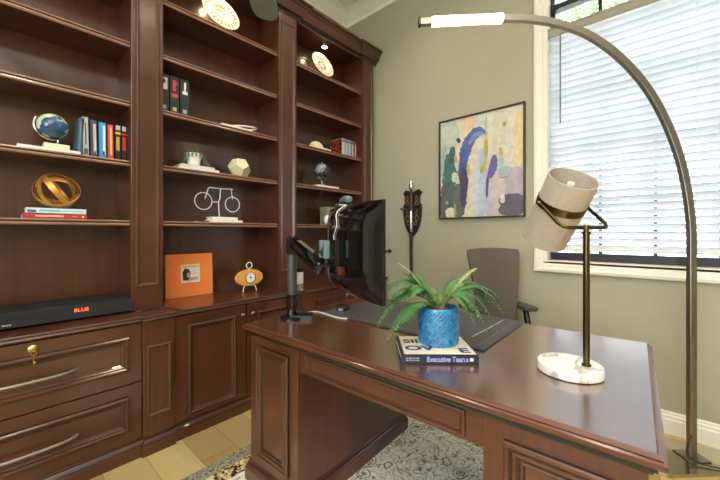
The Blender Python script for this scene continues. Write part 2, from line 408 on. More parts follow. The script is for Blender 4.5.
vl = MB().sweep([(XW + .004, by1 + .008), (XW + .004, by0 - .008)], [(-.008, 2.605), (.0, 2.605), (.004, 2.612), (.004, 2.648), (.008, 2.655), (.008, 2.667), (-.008, 2.667)])
vl.build('valance', plain('stone_grey_valance', srgb(150, 148, 130), .5, .03), bl, world=True)
for yy in (.47, .16, -.16, -.5):
    MB().tube([(xb - .028, yy, 2.61), (xb - .028, yy, 1.07)], .0011, 5).build('ladder_cord', M['white'], bl, world=True)
pw = onZ(566.5, 34, 2.6)
yw = .525
MB().tube([(XW - .006, yw, 2.60), (XW - .006, yw, 1.97)], .004, 8).build('tilt_wand', M['brass'], bl, world=True, smooth=True)

# outdoors
struct(MB().box(XW + .2, 16, -10, 12, -.5, -.4).build('ground_outside', plain('pale_bounce_ground', srgb(226, 224, 216), .9)))  # ground made pale to bounce daylight up into the blind
pt = thing('palm_tree', 'sunlit green palm seen through the arched window top', 'tree', (5.3, .75, -.4))
MB().tube([(0, 0, 0), (.05, .02, 1.6), (.0, .0, 3.0), (-.02, 0, 4.05)], [.14, .11, .1, .09], 12).build('trunk', plain('palm_bark', srgb(140, 120, 90), .9, .3), pt, smooth=True)
for k in range(13):
    az = 2 * PI * k / 13 + .2; d = V((math.cos(az), math.sin(az), 0)); side = V((-d.y, d.x, 0)); f = MB()
    P = lambda t: V((-.02, 0, 4.05)) + d * (1.7 * t) + Z * (1.5 * t - 1.7 * t * t)
    f.tube([P(i / 10) for i in range(11)], .012, 5)
    for i in range(2, 34):
        t = i / 34; p = P(t); q = (P(min(1, t + .03)) - p).normalized()
        for sg in (-1, 1):
            tip = p + side * sg * (.42 * math.sin(PI * min(1, t * .9 + .12))) + q * .22 - Z * .16
            f.add([p - q * .012, p + q * .02, tip], [(0, 1, 2)])
    f.build('frond', M['palm'], pt)

# ------------------------------------------------------------------ built-in bookcase
UP = 2.215                              # pilaster face of the upper cases
BAYS = [(-.288, .532), (.695, 1.511), (1.684, 2.504)]
SHZ = [2.615, 2.28, 1.943, 1.605, 1.267]
CT = .75
names = ['bookcase with the globe and gold orb, beside the frame edge', 'bookcase with the bicycle sculpture and orange picture frame', 'bookcase with the lit plate, next to the wall']
blab = ['dark cherry open bookcase holding the gold hoop orb and a row of bright books',
        'dark cherry open bookcase holding the bicycle sculpture and orange picture frame',
        'dark cherry open bookcase with a lit top niche, behind the monitor']
for (x0, x1), lb in zip(BAYS, blab):
    u = thing('bookcase', lb, 'bookcase', ((x0 + x1) / 2, 2.38, CT), 0, 'built-in bookcases above the base cabinets')
    MB().box(x0 - .02, x1 + .02, 2.51, 2.53, CT, 2.99).build('back_panel', M['woodz'], u, world=True)
    MB().box(x0 - .02, x0, 2.24, 2.51, CT, 2.99).build('side_panel', M['woodz'], u, world=True)
    MB().box(x1, x1 + .02, 2.24, 2.51, CT, 2.99).build('side_panel', M['woodz'], u, world=True)
    MB().box(x0, x1, 2.24, 2.51, 2.955, 2.99).build('top_panel', M['woodx'], u, world=True)
    for z in SHZ:
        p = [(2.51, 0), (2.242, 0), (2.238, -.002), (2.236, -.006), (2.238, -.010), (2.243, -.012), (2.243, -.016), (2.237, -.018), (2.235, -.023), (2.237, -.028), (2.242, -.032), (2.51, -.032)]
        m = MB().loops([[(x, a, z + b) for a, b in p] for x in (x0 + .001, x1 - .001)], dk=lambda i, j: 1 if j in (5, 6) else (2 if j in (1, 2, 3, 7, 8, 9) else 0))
        m.build('shelf', [M['woodx'], M['glaze'], M['nosing']], u, world=True)
PMOLD = [(0, 0), (0, .006), (.003, .009), (.008, .010), (.012, .006), (.016, .0055), (.019, .002)]
MOLD = [(0, 0), (0, .012), (.005, .016), (.012, .0165), (.017, .011), (.022, .0105), (.027, .005), (.031, .0045), (.034, .002)]
PIL = [(-.45, -.288), (.532, .695), (1.511, 1.684), (2.504, 2.665)]
pl = ['dark cherry pilaster at the far outer edge of the bookcases', 'dark cherry pilaster between the orb bookcase and the bicycle bookcase',
      'dark cherry pilaster between the bicycle bookcase and the plate niche', 'dark cherry end pilaster of the bookcases beside the bare wall']
for (x0, x1), lb in list(zip(PIL, pl))[1:]:
    u = thing('pilaster', lb, 'pilaster', ((x0 + x1) / 2, UP + .02, CT), 0, 'upper bookcase pilasters')
    MB().box(x0, x1, UP, 2.2395, CT, 2.99).build('shaft', M['woodz'], u, world=True, bev=.003)
    MB().panel((0, UP, 0), X, Z, -Y, x0 + .022, x1 - .022, .885, 2.87, PMOLD, dark=(0, 6)).build('panel_molding', [M['woodz'], M['glaze']], u, world=True)
# crown
path = [(-.45, UP + .02)]
for x0, x1 in PIL: path += [(x0 - .012, UP + .02), (x0 - .012, UP), (x1 + .012, UP), (x1 + .012, UP + .02)]
path = path[4:-1] ; path = [(-.30, UP + .02)] + path[1:] if False else path
path[0] = (-.40, UP + .02); path[-1] = (2.705, UP)
crn = [(-.003, 2.935), (.004, 2.935), (.006, 2.945), (.012, 2.95), (.012, 2.957), (.03, 2.965), (.045, 2.985), (.055, 3.0), (.06, 3.02), (.072, 3.03), (.075, 3.04), (.088, 3.047), (.092, 3.062), (-.003, 3.062)]
cr = MB().sweep(path, crn, dark=(2, 4, 10))
tag(cr.build('cornice', [M['woodx'], M['glaze']]), 'stepped dark cherry crown molding along the top of the bookcases', 'molding', kind='thing')

# base run
LP = [(.545, .70), (1.605, 1.685), (2.60, 2.665)]
BF = 2.06
cnt = []
pp = [(-.40, 2.05)]
for x0, x1 in LP: pp += [(x0 - .005, 2.05), (x0 - .005, 2.033), (x1 + .006, 2.033), (x1 + .006, 2.05)]
pp = pp[:-1]; pp[-1] = (2.675, 2.033)
cprof = [(-.04, CT), (-.002, CT), (.0, CT - .004), (.0, CT - .009), (-.005, CT - .012), (-.003, CT - .016), (0, CT - .022), (-.004, CT - .028), (-.012, CT - .033), (-.04, CT - .033)]
wt = MB(); wt.sweep(pp, cprof, dark=(3, 4)); wt.box(-.40, 2.675, 2.072, 2.63, CT - .033, CT - .0004)
tag(wt.build('countertop', [M['woodx'], M['glaze']]), 'long dark cherry countertop carrying the soundbar, frame and clock', 'countertop')
pprof = [(-.022, 0), (.0, 0), (.0, .055), (-.003, .06), (-.002, .066), (-.008, .072), (-.016, .082), (-.018, .09), (-.0235, .097), (-.022, .10)]
pq = [(a, b + .003) for a, b in pp]
pn = MB(); pn.sweep(pq, pprof, dark=(2, 4, 6))
tag(pn.build('cabinet_plinth', [M['woodx'], M['glaze']]), 'stepped dark cherry plinth molding along the floor under the base cabinets', 'plinth')
def carcass(name, lb, x0, x1):
    u = thing(name, lb, 'cabinet', ((x0 + x1) / 2, 2.35, 0), 0, 'base cabinets under the countertop')
    MB().box(x0, x1, 2.086, 2.62, .0, CT - .034).build('body', M['woodz'], u, world=True)
    return u
c1 = carcass('base_cabinet', 'base cabinet with two wide drawers and pewter handles under the soundbar', -.30, .545)
def drawer(x0, x1, z0, z1, pz0, pz1, hz):
    d = MB().box(x0 + .002, x1 - .002, 2.062, 2.086, z0, z1).build('drawer', M['woodx'], c1, world=True, bev=.002)
    MB().panel((0, 2.062, 0), X, Z, -Y, x0 + .06, x1 - .06, pz0, pz1, [(a * 1.12, h * 1.1) for a, h in MOLD], dark=(0, 4, 7)).build('panel_molding', [M['woodx'], M['glaze']], d, world=True)
    xc = .125; h = MB(); pts = []; rr = []
    for i in range(21):
        t = -1 + i / 10; pts.append((xc + t * .155, 2.062 - .004 - .034 * (1 - abs(t) ** 4), hz + .012 * (1 - t * t) * 0 )); rr.append(.0075 if abs(t) < .8 else .0072 + .004 * math.sin((abs(t) - .8) / .2 * PI))
    h.tube(pts, rr, 10)
    h.lathe([(.009, -.006), (.0098, 0), (.009, .006)], (xc, 2.024, hz), 12, ax=X)
    for sg in (-1, 1): h.lathe([(.009, 0), (.011, .006), (.006, .014)], (xc + sg * .15, 2.059, hz), 12, ax=-Y)
    h.build('handle', M['pewter'], d, world=True, smooth=True); return d
d1 = drawer(-.30, .545, .405, .712, .475, .652, .548)
d2 = drawer(-.30, .545, .102, .399, .163, .342, .235)
lk = MB().lathe([(.018, 0), (.018, .004), (.012, .008), (.006, .010)], (.127, 2.062, .682), 20, ax=-Y)
lk.build('lock', M['brightbrass'], d1, world=True, smooth=True)
ky = MB().ring((.128, 2.046, .668), X, Z, .010, .0018, 18, 6).box(.1265, .1295, 2.045, 2.047, .618, .658).box(.1295, .135, 2.045, 2.047, .622, .63)
ky.build('key', M['brightbrass'], d1, world=True)
def doors(c, x0, x1, knob):
    d = MB().box(x0 + .002, x1 - .002, 2.064, 2.086, .105, .712).build('door', M['woodz'], c, world=True, bev=.002)
    MB().panel((0, 2.064, 0), X, Z, -Y, x0 + .077, x1 - .077, .125, .655, MOLD, dark=(0, 4, 7)).build('panel_molding', [M['woodz'], M['glaze']], d, world=True)
    MB().lathe([(.006, 0), (.005, .012), (.013, .018), (.015, .025), (.011, .031), (.004, .033)], (knob, 2.064, .65), 18, ax=-Y).build('knob', M['pewter'], d, world=True, smooth=True)
c2 = carcass('base_cabinet', 'base cabinet with two raised-panel doors and round knobs under the orange frame', .70, 1.605)
doors(c2, .70, 1.152, 1.116); doors(c2, 1.154, 1.605, 1.19)
c3 = carcass('base_cabinet', 'base cabinet half hidden behind the desk and monitor arm, beside the window wall', 1.685, 2.60)
doors(c3, 1.685, 2.141, 2.105); doors(c3, 2.143, 2.60, 2.18)
for (x0, x1), lb in zip(LP, ['short cherry pilaster between the wide drawers and the door cabinet', 'narrow cherry pilaster behind the desk corner between door cabinets', 'short cherry end pilaster of the base cabinets by the wall']):
    u = thing('base_pilaster', lb, 'pilaster', ((x0 + x1) / 2, 2.1, 0), 0, 'lower pilasters')
    MB().box(x0, x1, 2.047, 2.0855, .1005, CT - .034).build('shaft', M['woodz'], u, world=True, bev=.003)
    MB().panel((0, 2.047, 0), X, Z, -Y, x0 + .016, x1 - .016, .20, .585, PMOLD, dark=(0, 6)).build('panel_molding', [M['woodz'], M['glaze']], u, world=True)

# ------------------------------------------------------------------ puck lights
for (x, lb) in ((2.11, 'glowing round puck light above the plate in the top niche'), (1.12, 'puck light above the pierced plate in the bicycle bookcase')):
    p = thing('puck_light', lb, 'light', (x, 2.35, 2.955), 0, 'bookcase puck lights')
    MB().lathe([(.034, -.012), (.036, 0)], (0, 0, 0), 24).build('housing', M['chrome'], p, smooth=True)
    MB().lathe([(.001, -.0135), (.022, -.0135), (.024, -.0125)], (0, 0, 0), 24).build('lens', M['puck'], p)
    l = ptlight('puck_lamp', 'SPOT', (x, 2.35, 2.93), 3.2, (1, .82, .5), spot_size=2.4, spot_blend=.8, shadow_soft_size=.02)

# ------------------------------------------------------------------ rug
rg = thing('rug', 'pale floral area rug with speckled border under the desk', 'rug', (.2, -.42, 0))
def ringpart(nm, i0, i1, mat, x0=.2, x1=1.98, y0=-.45, y1=1.71):
    m = MB(); z = .010
    L = [[(x0 + i, y0 + i, zz), (x1 - i, y0 + i, zz), (x1 - i, y1 - i, zz), (x0 + i, y1 - i, zz)] for i, zz in ((i0, 0.0005), (i0, z), (i1, z), (i1, 0.0005))]
    m.loops(L, False, False); return m.build(nm, mat, rg, world=True)
ringpart('edge_border', 0, .085, M['rugedge']); ringpart('patterned_band', .085, .17, M['rugband'])
MB().box(.37, 1.81, -.28, 1.54, .0005, .0104).build('field', M['rug'], rg, world=True)

# ------------------------------------------------------------------ desk
RZ = math.radians(2.3)
dk = thing('executive_desk', 'large dark cherry double-pedestal desk with molded edges and open kneehole', 'desk', (.872, -.0125, .0106), RZ)
DZ = .7494
DW, DD = 1.512, .885
dk_top = MB().stack(0, DD, 0, DW, [(.035, DZ - .052), (.022, DZ - .050), (.02, DZ - .044), (.014, DZ - .040), (.014, DZ - .034), (.004, DZ - .028), (.0, DZ - .022), (.0, DZ - .014), (.006, DZ - .011), (.006, DZ - .008), (.012, DZ - .004), (.016, DZ)], dark=(1, 3, 8), edge=True)
dk_top.build('desktop', [M['desktop'], M['glaze'], M['desky']], dk)
def pedestal(y0, y1):
    p = MB().box(.032, DD - .032, y0, y1, 0, DZ - .05).build('pedestal', M['deskz'], dk, bev=.003)
    MB().stack(.012, DD - .012, y0 - .02, y1 + .02, [(0, 0), (0, .058), (.004, .062), (.003, .068), (.010, .074), (.013, .084), (.019, .088), (.019, .092)], dark=(2, 4, 6)).build('plinth', [M['desky'], M['glaze']], p)
    m3 = [(0, 0), (0, .010), (.005, .014), (.012, .014), (.016, .008), (.020, .008), (.023, .012), (.029, .012), (.034, .005), (.040, .005), (.043, .0075), (.047, .0075), (.050, .002)]
    MB().panel((.032, 0, 0), Y, Z, -X, y0 + .055, y1 - .055, .135, .655, m3, dark=(0, 4, 8, 11)).build('panel_molding', [M['deskz'], M['glaze']], p)
    return p
pedestal(.028, .366); pedestal(1.135, DW - .028)
ap = MB().box(.045, .065, .366, 1.135, .60, DZ - .05).build('apron', M['desky'], dk, bev=.002)
MB().panel((.045, 0, 0), Y, Z, -X, .42, 1.10, .612, .688, [(0, 0), (0, .008), (.004, .011), (.008, .010), (.011, .005), (.014, .005), (.017, .002)], dark=(0, 4)).build('panel_molding', [M['desky'], M['glaze']], ap)
MB().box(.06, DD - .05, .366, 1.135, DZ - .075, DZ - .052).build('underframe', M['desky'], dk)
MB().box(.80, .83, .366, 1.135, .60, DZ - .05).build('rear_drawer', M['desky'], dk)
TZ = .7601

# blotter
b0 = thing('desk_pad', 'charcoal leather desk pad with stitched edge under the fern leaves', 'desk pad', (1.47, .9, TZ), RZ * .3)
MB().stack(-.262, .25, -.415, .46, [(.004, 0), (0, .002), (0, .007), (.003, .009)]).build('pad', M['leather'], b0)
MB().panel((0, 0, .0088), X, Y, Z, -.262 + .03, .25 - .03, -.415 + .03, .46 - .03, [(0, 0), (0, .0008), (.0025, .0008), (.0025, 0)], False).build('stitching', flat('grey_thread', srgb(120, 118, 114)), b0)
PZ = TZ + .0092

# ------------------------------------------------------------------ book + potted fern
bc = [(.916, .641), (1.086, .446), (1.244, .565), (1.074, .757)]
o = V((bc[0][0], bc[0][1], 0)); uu = V((bc[1][0] - bc[0][0], bc[1][1] - bc[0][1], 0)); bl_ = uu.length; uu.normalize(); vv = Z.cross(uu)
ang = math.atan2(uu.y, uu.x)
bk = thing('hardcover_book', 'navy and cream hardcover book lying under the blue fern pot', 'book', (o.x, o.y, TZ), ang)
MB().box(0, bl_, 0, .2, 0, .003).box(0, bl_, 0, .2, .028, .031).box(0, bl_, 0, .004, 0, .031).build('cover', flat('navy_book_cloth', srgb(32, 36, 58)), bk, bev=.001)
MB().box(.004, bl_ - .004, .004, .195, .003, .028).build('page_block', M['wrap'], bk)
MB().box(.012, bl_ - .006, .006, .196, .031, .0314).build('cover_print', flat('cream_print', srgb(226, 220, 200)), bk)
navy = flat('navy_ink', srgb(30, 48, 120)); ink = flat('black_ink', srgb(24, 22, 22)); wink = flat('pale_blue_ink', srgb(160, 170, 225))
R3 = Matrix.Rotation(ang, 3, 'Z')
def bp(x, y, z): return o + R3 @ V((x, y, 0)) + Z * (TZ + z)
text('cover_letters', 'SII', ink, bk, .052, bp(.022, .135, .0316), uu, vv, 'LEFT', sx=1.15, bold=.0016)
text('cover_letters', 'OV', navy, bk, .06, bp(.02, .062, .0316), uu, vv, 'LEFT', sx=1.2, bold=.0022)
text('cover_letters', 'E', navy, bk, .06, bp(bl_ - .02, .04, .0316), uu, vv, 'RIGHT', sx=1.2, bold=.0022)
text('spine_title', 'Executive Teams', wink, bk, .0235, bp(.155, -.0004, .0155), uu, Z, 'CENTER', sx=.86, bold=.0006)
text('spine_author', 'MARK ITREE', flat('grey_ink', srgb(170, 172, 180)), bk, .008, bp(.018, -.0004, .020), uu, Z, 'LEFT') if False else None
m = MB(); 
for k, zz in enumerate((.0195, .0125)):
    xx = .016
    for wd_ in (.009, .012, .007, .011): m.box(xx, xx + wd_, -.0006, 0, zz - .0018, zz + .0018); xx += wd_ + .002
m.build('spine_small_print', flat('grey_ink', srgb(150, 154, 165)), bk)
MB().box(bl_ - .03, bl_ - .018, -.0007, 0, .010, .021).build('spine_logo', M['wrap'], bk)

PC = V((1.113, .611, TZ + .0318)); fp = thing('potted_fern', 'green fern in a turquoise hobnail pot standing on the navy book', 'plant', PC)
pot = MB(); L = []; nn, rows = 180, 64; R0 = .0725; HH = .132
L.append([(.066 * math.cos(2 * PI * k / nn), .066 * math.sin(2 * PI * k / nn), 0) for k in range(nn)])
for j in range(rows + 1):
    t = j / rows; z = .003 + (HH - .003) * t; am = .0023 if t < .93 else 0
    l = []
    for k in range(nn):
        a = 2 * PI * k / nn
        r = R0 * (.955 + .045 * math.sin(PI * t) ** .5 if 0 < t < 1 else .955) + am * 1.3 * max(0, math.cos(30 * a) * math.cos(2 * PI * t * 8))
        l.append((r * math.cos(a), r * math.sin(a), z))
    L.append(l)
for rr, z in ((.067, HH + .002), (.063, HH), (.062, HH - .02)):
    L.append([(rr * math.cos(2 * PI * k / nn), rr * math.sin(2 * PI * k / nn), z) for k in range(nn)])
pot.loops(L, True, False); pot.build('pot', M['pot'], fp, smooth=True)
so = MB(); so.lathe([(.0625, HH - .022), (.05, HH - .008), (.02, HH - .002), (.0001, HH)], (0, 0, 0), 24); so.build('soil', M['soil'], fp, smooth=True)
# fronds: direction (side, ahead), reach, rise, tip height relative to the pot mouth
def frond(dr, df, tipz, rise, width, mat, start=0.0, curl=0.0):
    base = V((0, 0, HH - .006)); d = cw(dr, df, 0); tip = base + V((d.x, d.y, tipz)); hor = V((d.x, d.y, 0)); hl = max(hor.length, .02)
    hd = hor.normalized(); base = base + hd * .015; side = V((-hd.y, hd.x, 0))
    mid = base.lerp(tip, .5) + Z * rise
    P = lambda t: base * ((1 - t) ** 2) + mid * (2 * t * (1 - t)) + tip * (t * t)
    f = MB(); n = 26
    f.mi = 1; f.tube([P(i / 16) for i in range(17)], [.0022 - .0015 * i / 16 for i in range(17)], 5); f.mi = 0
    for i in range(5, n + 1):
        t = i / n; p = P(t); q = (P(min(1, t + .02)) - P(max(0, t - .02))).normalized(); sd = (side - q * side.dot(q)).normalized(); nm = sd.cross(q)
        if nm.z < 0: nm = -nm
        wl = max(.004, width * 1.35 * 1) * (math.sin(PI * min(1, (t - .12) / .88 * .93 + .07)) ** .7) * random.uniform(.9, 1.05)
        hb = .42 * sum((P((q_ + 1) / 12) - P(q_ / 12)).length for q_ in range(12)) / n + .0006
        for sg in (-1, 1):
            e = p + sd * sg * wl + q * (wl * .3) - nm * (wl * .28) + nm * random.uniform(-.003, .003)
            m1 = p + sd * sg * wl * .5 + q * (wl * .12 + hb) - nm * (wl * .02); m2 = p + sd * sg * wl * .5 + q * (wl * .12 - hb) - nm * (wl * .02)
            f.add([p - q * hb * .7, m2, e, m1, p + q * hb * .7], [(0, 1, 2, 3, 4)])
    f.build('frond', [mat, M['stem']], fp)
k_ = .0036
FR = [  # tip px offset from the pot mouth, depth change, rise, width, pale?
    (-43, 46, .03, .06, .017, 1), (-62, 8, -.02, .16, .022, 0), (-64, -20, -.03, .19, .019, 0), (-50, -26, -.10, .13, .030, 0),
    (-50, -4, .02, .16, .021, 0), (-46, 22, .10, .10, .018, 0), (-1, 17, -.05, .025, .014, 1), (-26, 30, .10, .06, .017, 0),
    (42, 40, .05, .06, .018, 1), (70, 0, .02, .17, .024, 0), (60, -24, -.05, .21, .026, 0), (48, -21, -.09, .19, .026, 0),
    (69, -8, .05, .19, .02, 1), (26, 24, .10, .08, .020, 0), (52, 14, .10, .12, .018, 0), (-22, 12, .10, .10, .018, 0), (58, 8, -.01, .14, .022, 0), (-34, 10, -.05, .14, .02, 0), (-58, 18, .03, .12, .018, 0)]
FR += [(a * .82 + random.uniform(-7, 7), b * .8 + random.uniform(-4, 8), c + random.uniform(-.03, .04), d * .85, e * .95, random.random() < .06) for a, b, c, d, e, f in FR if a != 0]
for dx, dy, df, rise, wd_, pale in FR:
    frond(dx * k_ + df * .23, df, dy * k_, rise, wd_, M['leaf2'] if pale else M['leaf'])

# ------------------------------------------------------------------ table lamp
lp = V((1.228, .168, 0)); 
tl = thing('table_lamp', 'brass table lamp with tilted linen drum shade and round marble base', 'lamp', (1.222, .212, TZ))
MB().lathe([(.087, 0), (.091, .003), (.091, .024), (.088, .028), (.0001, .0285)], (1.222, .212, TZ), 48).build('base', M['marble'], tl, smooth=True, world=True)
pz = TZ + .0283
MB().lathe([(.013, 0), (.013, .006), (.0092, .007), (.0092, .405), (.0125, .406), (.0125, .412), (.007, .414), (.007, .425)], (lp.x, lp.y, pz), 20).build('pole', M['brass'], tl, smooth=True, world=True)
pcr, pcf = SN * lp.x - CS * lp.y, CS * lp.x + SN * lp.y
zb = pz + .425
lean, rise, hwid = .11, .085, .079
aX = V((.995, .1, 0)); 
def L3(a, d, z): # along the bar, lean distance, z
    return cw(pcr + a * .995 - d * .1, pcf + a * .1 + d * .995, z)
ypts = []
for k in range(6): t = k / 5; ypts.append(L3(-hwid, lean * (1 - t * .8), zb + rise * (1 - t * .8)))
for k in range(1, 5): a_ = k / 5 * PI / 2; ypts.append(L3(-hwid + .024 * (1 - math.cos(a_)), lean * .2 * (1 - math.sin(a_)), zb + rise * .2 * (1 - math.sin(a_))))
half = ypts[:]
for p in [L3(-hwid + .03, 0, zb), L3(0, 0, zb)]: ypts.append(p)
def mir(i): pass
rp = []
for k in range(6): t = k / 5; rp.append(L3(hwid, lean * (1 - t * .8), zb + rise * (1 - t * .8)))
for k in range(1, 5): a_ = k / 5 * PI / 2; rp.append(L3(hwid - .024 * (1 - math.cos(a_)), lean * .2 * (1 - math.sin(a_)), zb + rise * .2 * (1 - math.sin(a_))))
rp.append(L3(hwid - .03, 0, zb))
yk = MB().tube(ypts + rp[::-1], .0056, 10)
yk.lathe([(.0085, -.008), (.0095, 0), (.0085, .008)], L3(0, 0, zb), 16)
yk.build('yoke', M['brass'], tl, smooth=True, world=True)
tilt = math.radians(37)
axd = (cw(-.1 * -math.sin(tilt), -.995 * math.sin(tilt), 0) + Z * math.cos(tilt)).normalized()
pc = L3(0, lean, zb + rise); RS, LS = .0755, .25
sc_ = pc - axd * .03
sh = MB().lathe([(RS, -LS / 2), (RS, LS / 2), (RS - .003, LS / 2), (RS - .003, -LS / 2), (RS, -LS / 2)], sc_, 48, ax=axd, cap=False)
sh.build('shade', M['shade'], tl, smooth=True, world=True)
MB().lathe([(RS + .0003, -.013), (RS + .0022, -.013), (RS + .0022, .013), (RS + .0003, .013)], pc, 48, ax=axd, cap=False).build('shade_band', M['brass'], tl, smooth=True, world=True)
pv = MB()
for sg in (-1, 1):
    c = L3(sg * hwid, lean, zb + rise); d = (c - pc).normalized()
    pv.lathe([(.008, -.008), (.008, .006), (.005, .010)], c, 14, ax=d)
pv.build('pivot_knobs', M['brass'], tl, smooth=True, world=True)
MB().lathe([(.016, -.05), (.016, .02), (.011, .022), (.011, .078), (.0001, .083)], pc, 18, ax=axd).build('lamp_holder', M['white'], tl, smooth=True, world=True)
MB().tube([pc - (L3(hwid, lean, zb + rise) - pc) * .9, pc + (L3(hwid, lean, zb + rise) - pc) * .9], .003, 8).build('cross_bar', M['brass'], tl, world=True)

# ------------------------------------------------------------------ monitor, arm, webcam
ml = V((1.168, 1.273, 0)); mr = V((.914, .733, 0)); mc = (ml + mr) / 2; mdir = (ml - mr).normalized(); mw = (ml - mr).length
mn = V((mdir.y, -mdir.x, 0))           # towards the chair
MZ0, MZ1 = .937, 1.316
mo = thing('monitor', 'black curved monitor on a jointed arm, its back turned to us', 'monitor', (mc.x, mc.y, MZ0))
def msurf(u, v, back):
    c = .022 * u * u             # screen edges bend towards the chair
    p = mc + mdir * (u * mw / 2) + Z * (MZ0 + (MZ1 - MZ0) * v)
    if not back: return p + mn * c
    e = (1 - abs(u) ** 3.2) * (1 - abs(2 * v - 1) ** 7)
    return p + mn * (c - .010 - .05 * e)
nu, nv = 24, 14
us = [-1 + 2 * i / nu for i in range(nu + 1)]; vs_ = [j / nv for j in range(nv + 1)]
def grid(mb, fn):
    pts = [fn(u, v) for u in us for v in vs_]
    fs = [(i * (nv + 1) + j, (i + 1) * (nv + 1) + j, (i + 1) * (nv + 1) + j + 1, i * (nv + 1) + j + 1) for i in range(nu) for j in range(nv)]
    mb.add(pts, fs)
hs = MB(); grid(hs, lambda u, v: msurf(u, v, True))
rim_f = [msurf(u, 0, False) for u in us] + [msurf(1, v, False) for v in vs_[1:]] + [msurf(u, 1, False) for u in us[::-1][1:]] + [msurf(-1, v, False) for v in vs_[::-1][1:-1]]
rim_b = [msurf(u, 0, True) for u in us] + [msurf(1, v, True) for v in vs_[1:]] + [msurf(u, 1, True) for u in us[::-1][1:]] + [msurf(-1, v, True) for v in vs_[::-1][1:-1]]
hs.loops([rim_b, [p + mn * .004 for p in rim_f]], False, False)
hs.build('housing', M['blackgloss'], mo, smooth=True, world=True)
sc2 = MB(); grid(sc2, lambda u, v: msurf(u, v, False) + mn * .0035)
sc2.build('screen', M['blackgloss'], mo, smooth=True, world=True)
rb = MB(); pts_ = [(.34 + .03 * a_, .05 + .9 * b_ / 16) for b_ in range(17) for a_ in range(5)]
rb.add([msurf(u, v, True) - mn * .0015 + mdir * .0008 for u, v in pts_], [(j * 5 + i, j * 5 + i + 1, j * 5 + i + 6, j * 5 + i + 5) for j in range(16) for i in range(4)])
rb.build('rear_band', plain('lilac_grey_band', srgb(96, 88, 98), .35, .05), mo, smooth=True, world=True)  # lilac-grey band laid over the bulge of the monitor back
vm = mc - mn * .064 + Z * 1.115
vp = MB(); vp.obox(vm, mdir, Z, mn, .052, .052, .004); vp.build('mount_boss', M['black'], mo, world=True, bev=.002)
gl = MB(); gl.obox(mc - mn * .0585 + mdir * .10 + Z * 1.235, mdir, Z, mn, .018, .004, .002)
gl.build('maker_badge', M['pewter'], mo, world=True)

ab = V((1.035, 1.40, TZ))
ma = thing('monitor_stand', 'black jointed monitor arm clamped near the desk corner', 'monitor arm', ab)
def dcam(x, y): return cw(x, y, 0)
bs = MB().lathe([(.062, 0), (.062, .008), (.05, .013), (.03, .015), (.0001, .015)], ab, 32)
bx = ab + dcam(.05, .0) + Z * .010; cu = dcam(1, .0).normalized(); cv = Z.cross(cu)
bs.obox(bx, cu, cv, Z, .055, .038, .0098)
bs.build('base', M['black'], ma, smooth=True, world=True)
MB().lathe([(.029, .01), (.029, .12), (.0265, .122)], ab, 28).build('collar', M['blackgloss'], ma, smooth=True, world=True)
MB().lathe([(.024, .12), (.024, .315), (.026, .317), (.026, .33)], ab, 28).build('pole', M['teal'] if False else plain('dark_grey_pole', srgb(62, 70, 70), .35, .05), ma, smooth=True, world=True)
e0 = ab + Z * .385; e1 = cw(-.190, 1.55, 1.046)
kb = MB(); kb.lathe([(.027, .325), (.03, .33), (.03, .40), (.022, .415)], ab, 24); kb.build('shoulder_joint', M['black'], ma, smooth=True, world=True)
ad = (e1 - e0).normalized(); sd = Z.cross(ad).normalized(); up_ = ad.cross(sd)
arm = MB(); LL = []
for t, a_, b_ in ((-.09, .016, .02), (-.06, .024, .03), (.0, .026, .034), (.5, .025, .036), (1.0, .026, .034), (1.09, .022, .028), (1.13, .012, .015)):
    p = e0.lerp(e1, t)
    LL.append([p + sd * (a_ * i) + up_ * (b_ * j) for i, j in ((-1, -.6), (-.6, -1), (.6, -1), (1, -.6), (1, .6), (.6, 1), (-.6, 1), (-1, .6))])
arm.loops(LL); arm.build('spring_arm', M['blackgloss'], ma, smooth=True, world=True)
st = MB(); st.obox(e0.lerp(e1, .5) + up_ * .0365, ad, sd, up_, .07, .012, .001); st.build('arm_cap', M['pewter'], ma, world=True)
hd_ = vm - mn * .035
h2 = MB(); h2.lathe([(.020, -.055), (.026, -.05), (.026, .05), (.020, .055)], e1 + V((0, 0, .012)), 20)
h2.tube([e1 + Z * .02, e1.lerp(hd_, .5) + Z * .03 - mn * .015, hd_ + Z * .0], [.024, .021, .022], 14)
h2.build('elbow', M['black'], ma, smooth=True, world=True)
h3 = MB(); h3.obox(hd_ + mn * .026, mdir, Z, mn, .048, .05, .0045); h3.obox(hd_ + mn * .008, mdir, Z, mn, .026, .03, .016)
h3.lathe([(.03, -.062), (.034, -.056), (.034, -.05), (.012, -.045), (.012, .05)], hd_, 20)
h3.build('tilt_head', M['black'], ma, world=True, smooth=True)
h4 = MB()
for sg in (-1, 1): h4.obox(hd_ + mdir * (.03 * sg) - mn * .012 + Z * .012, mdir, Z, mn, .012, .038, .012)
h4.build('head_cover', M['teal'], ma, world=True, bev=.004)

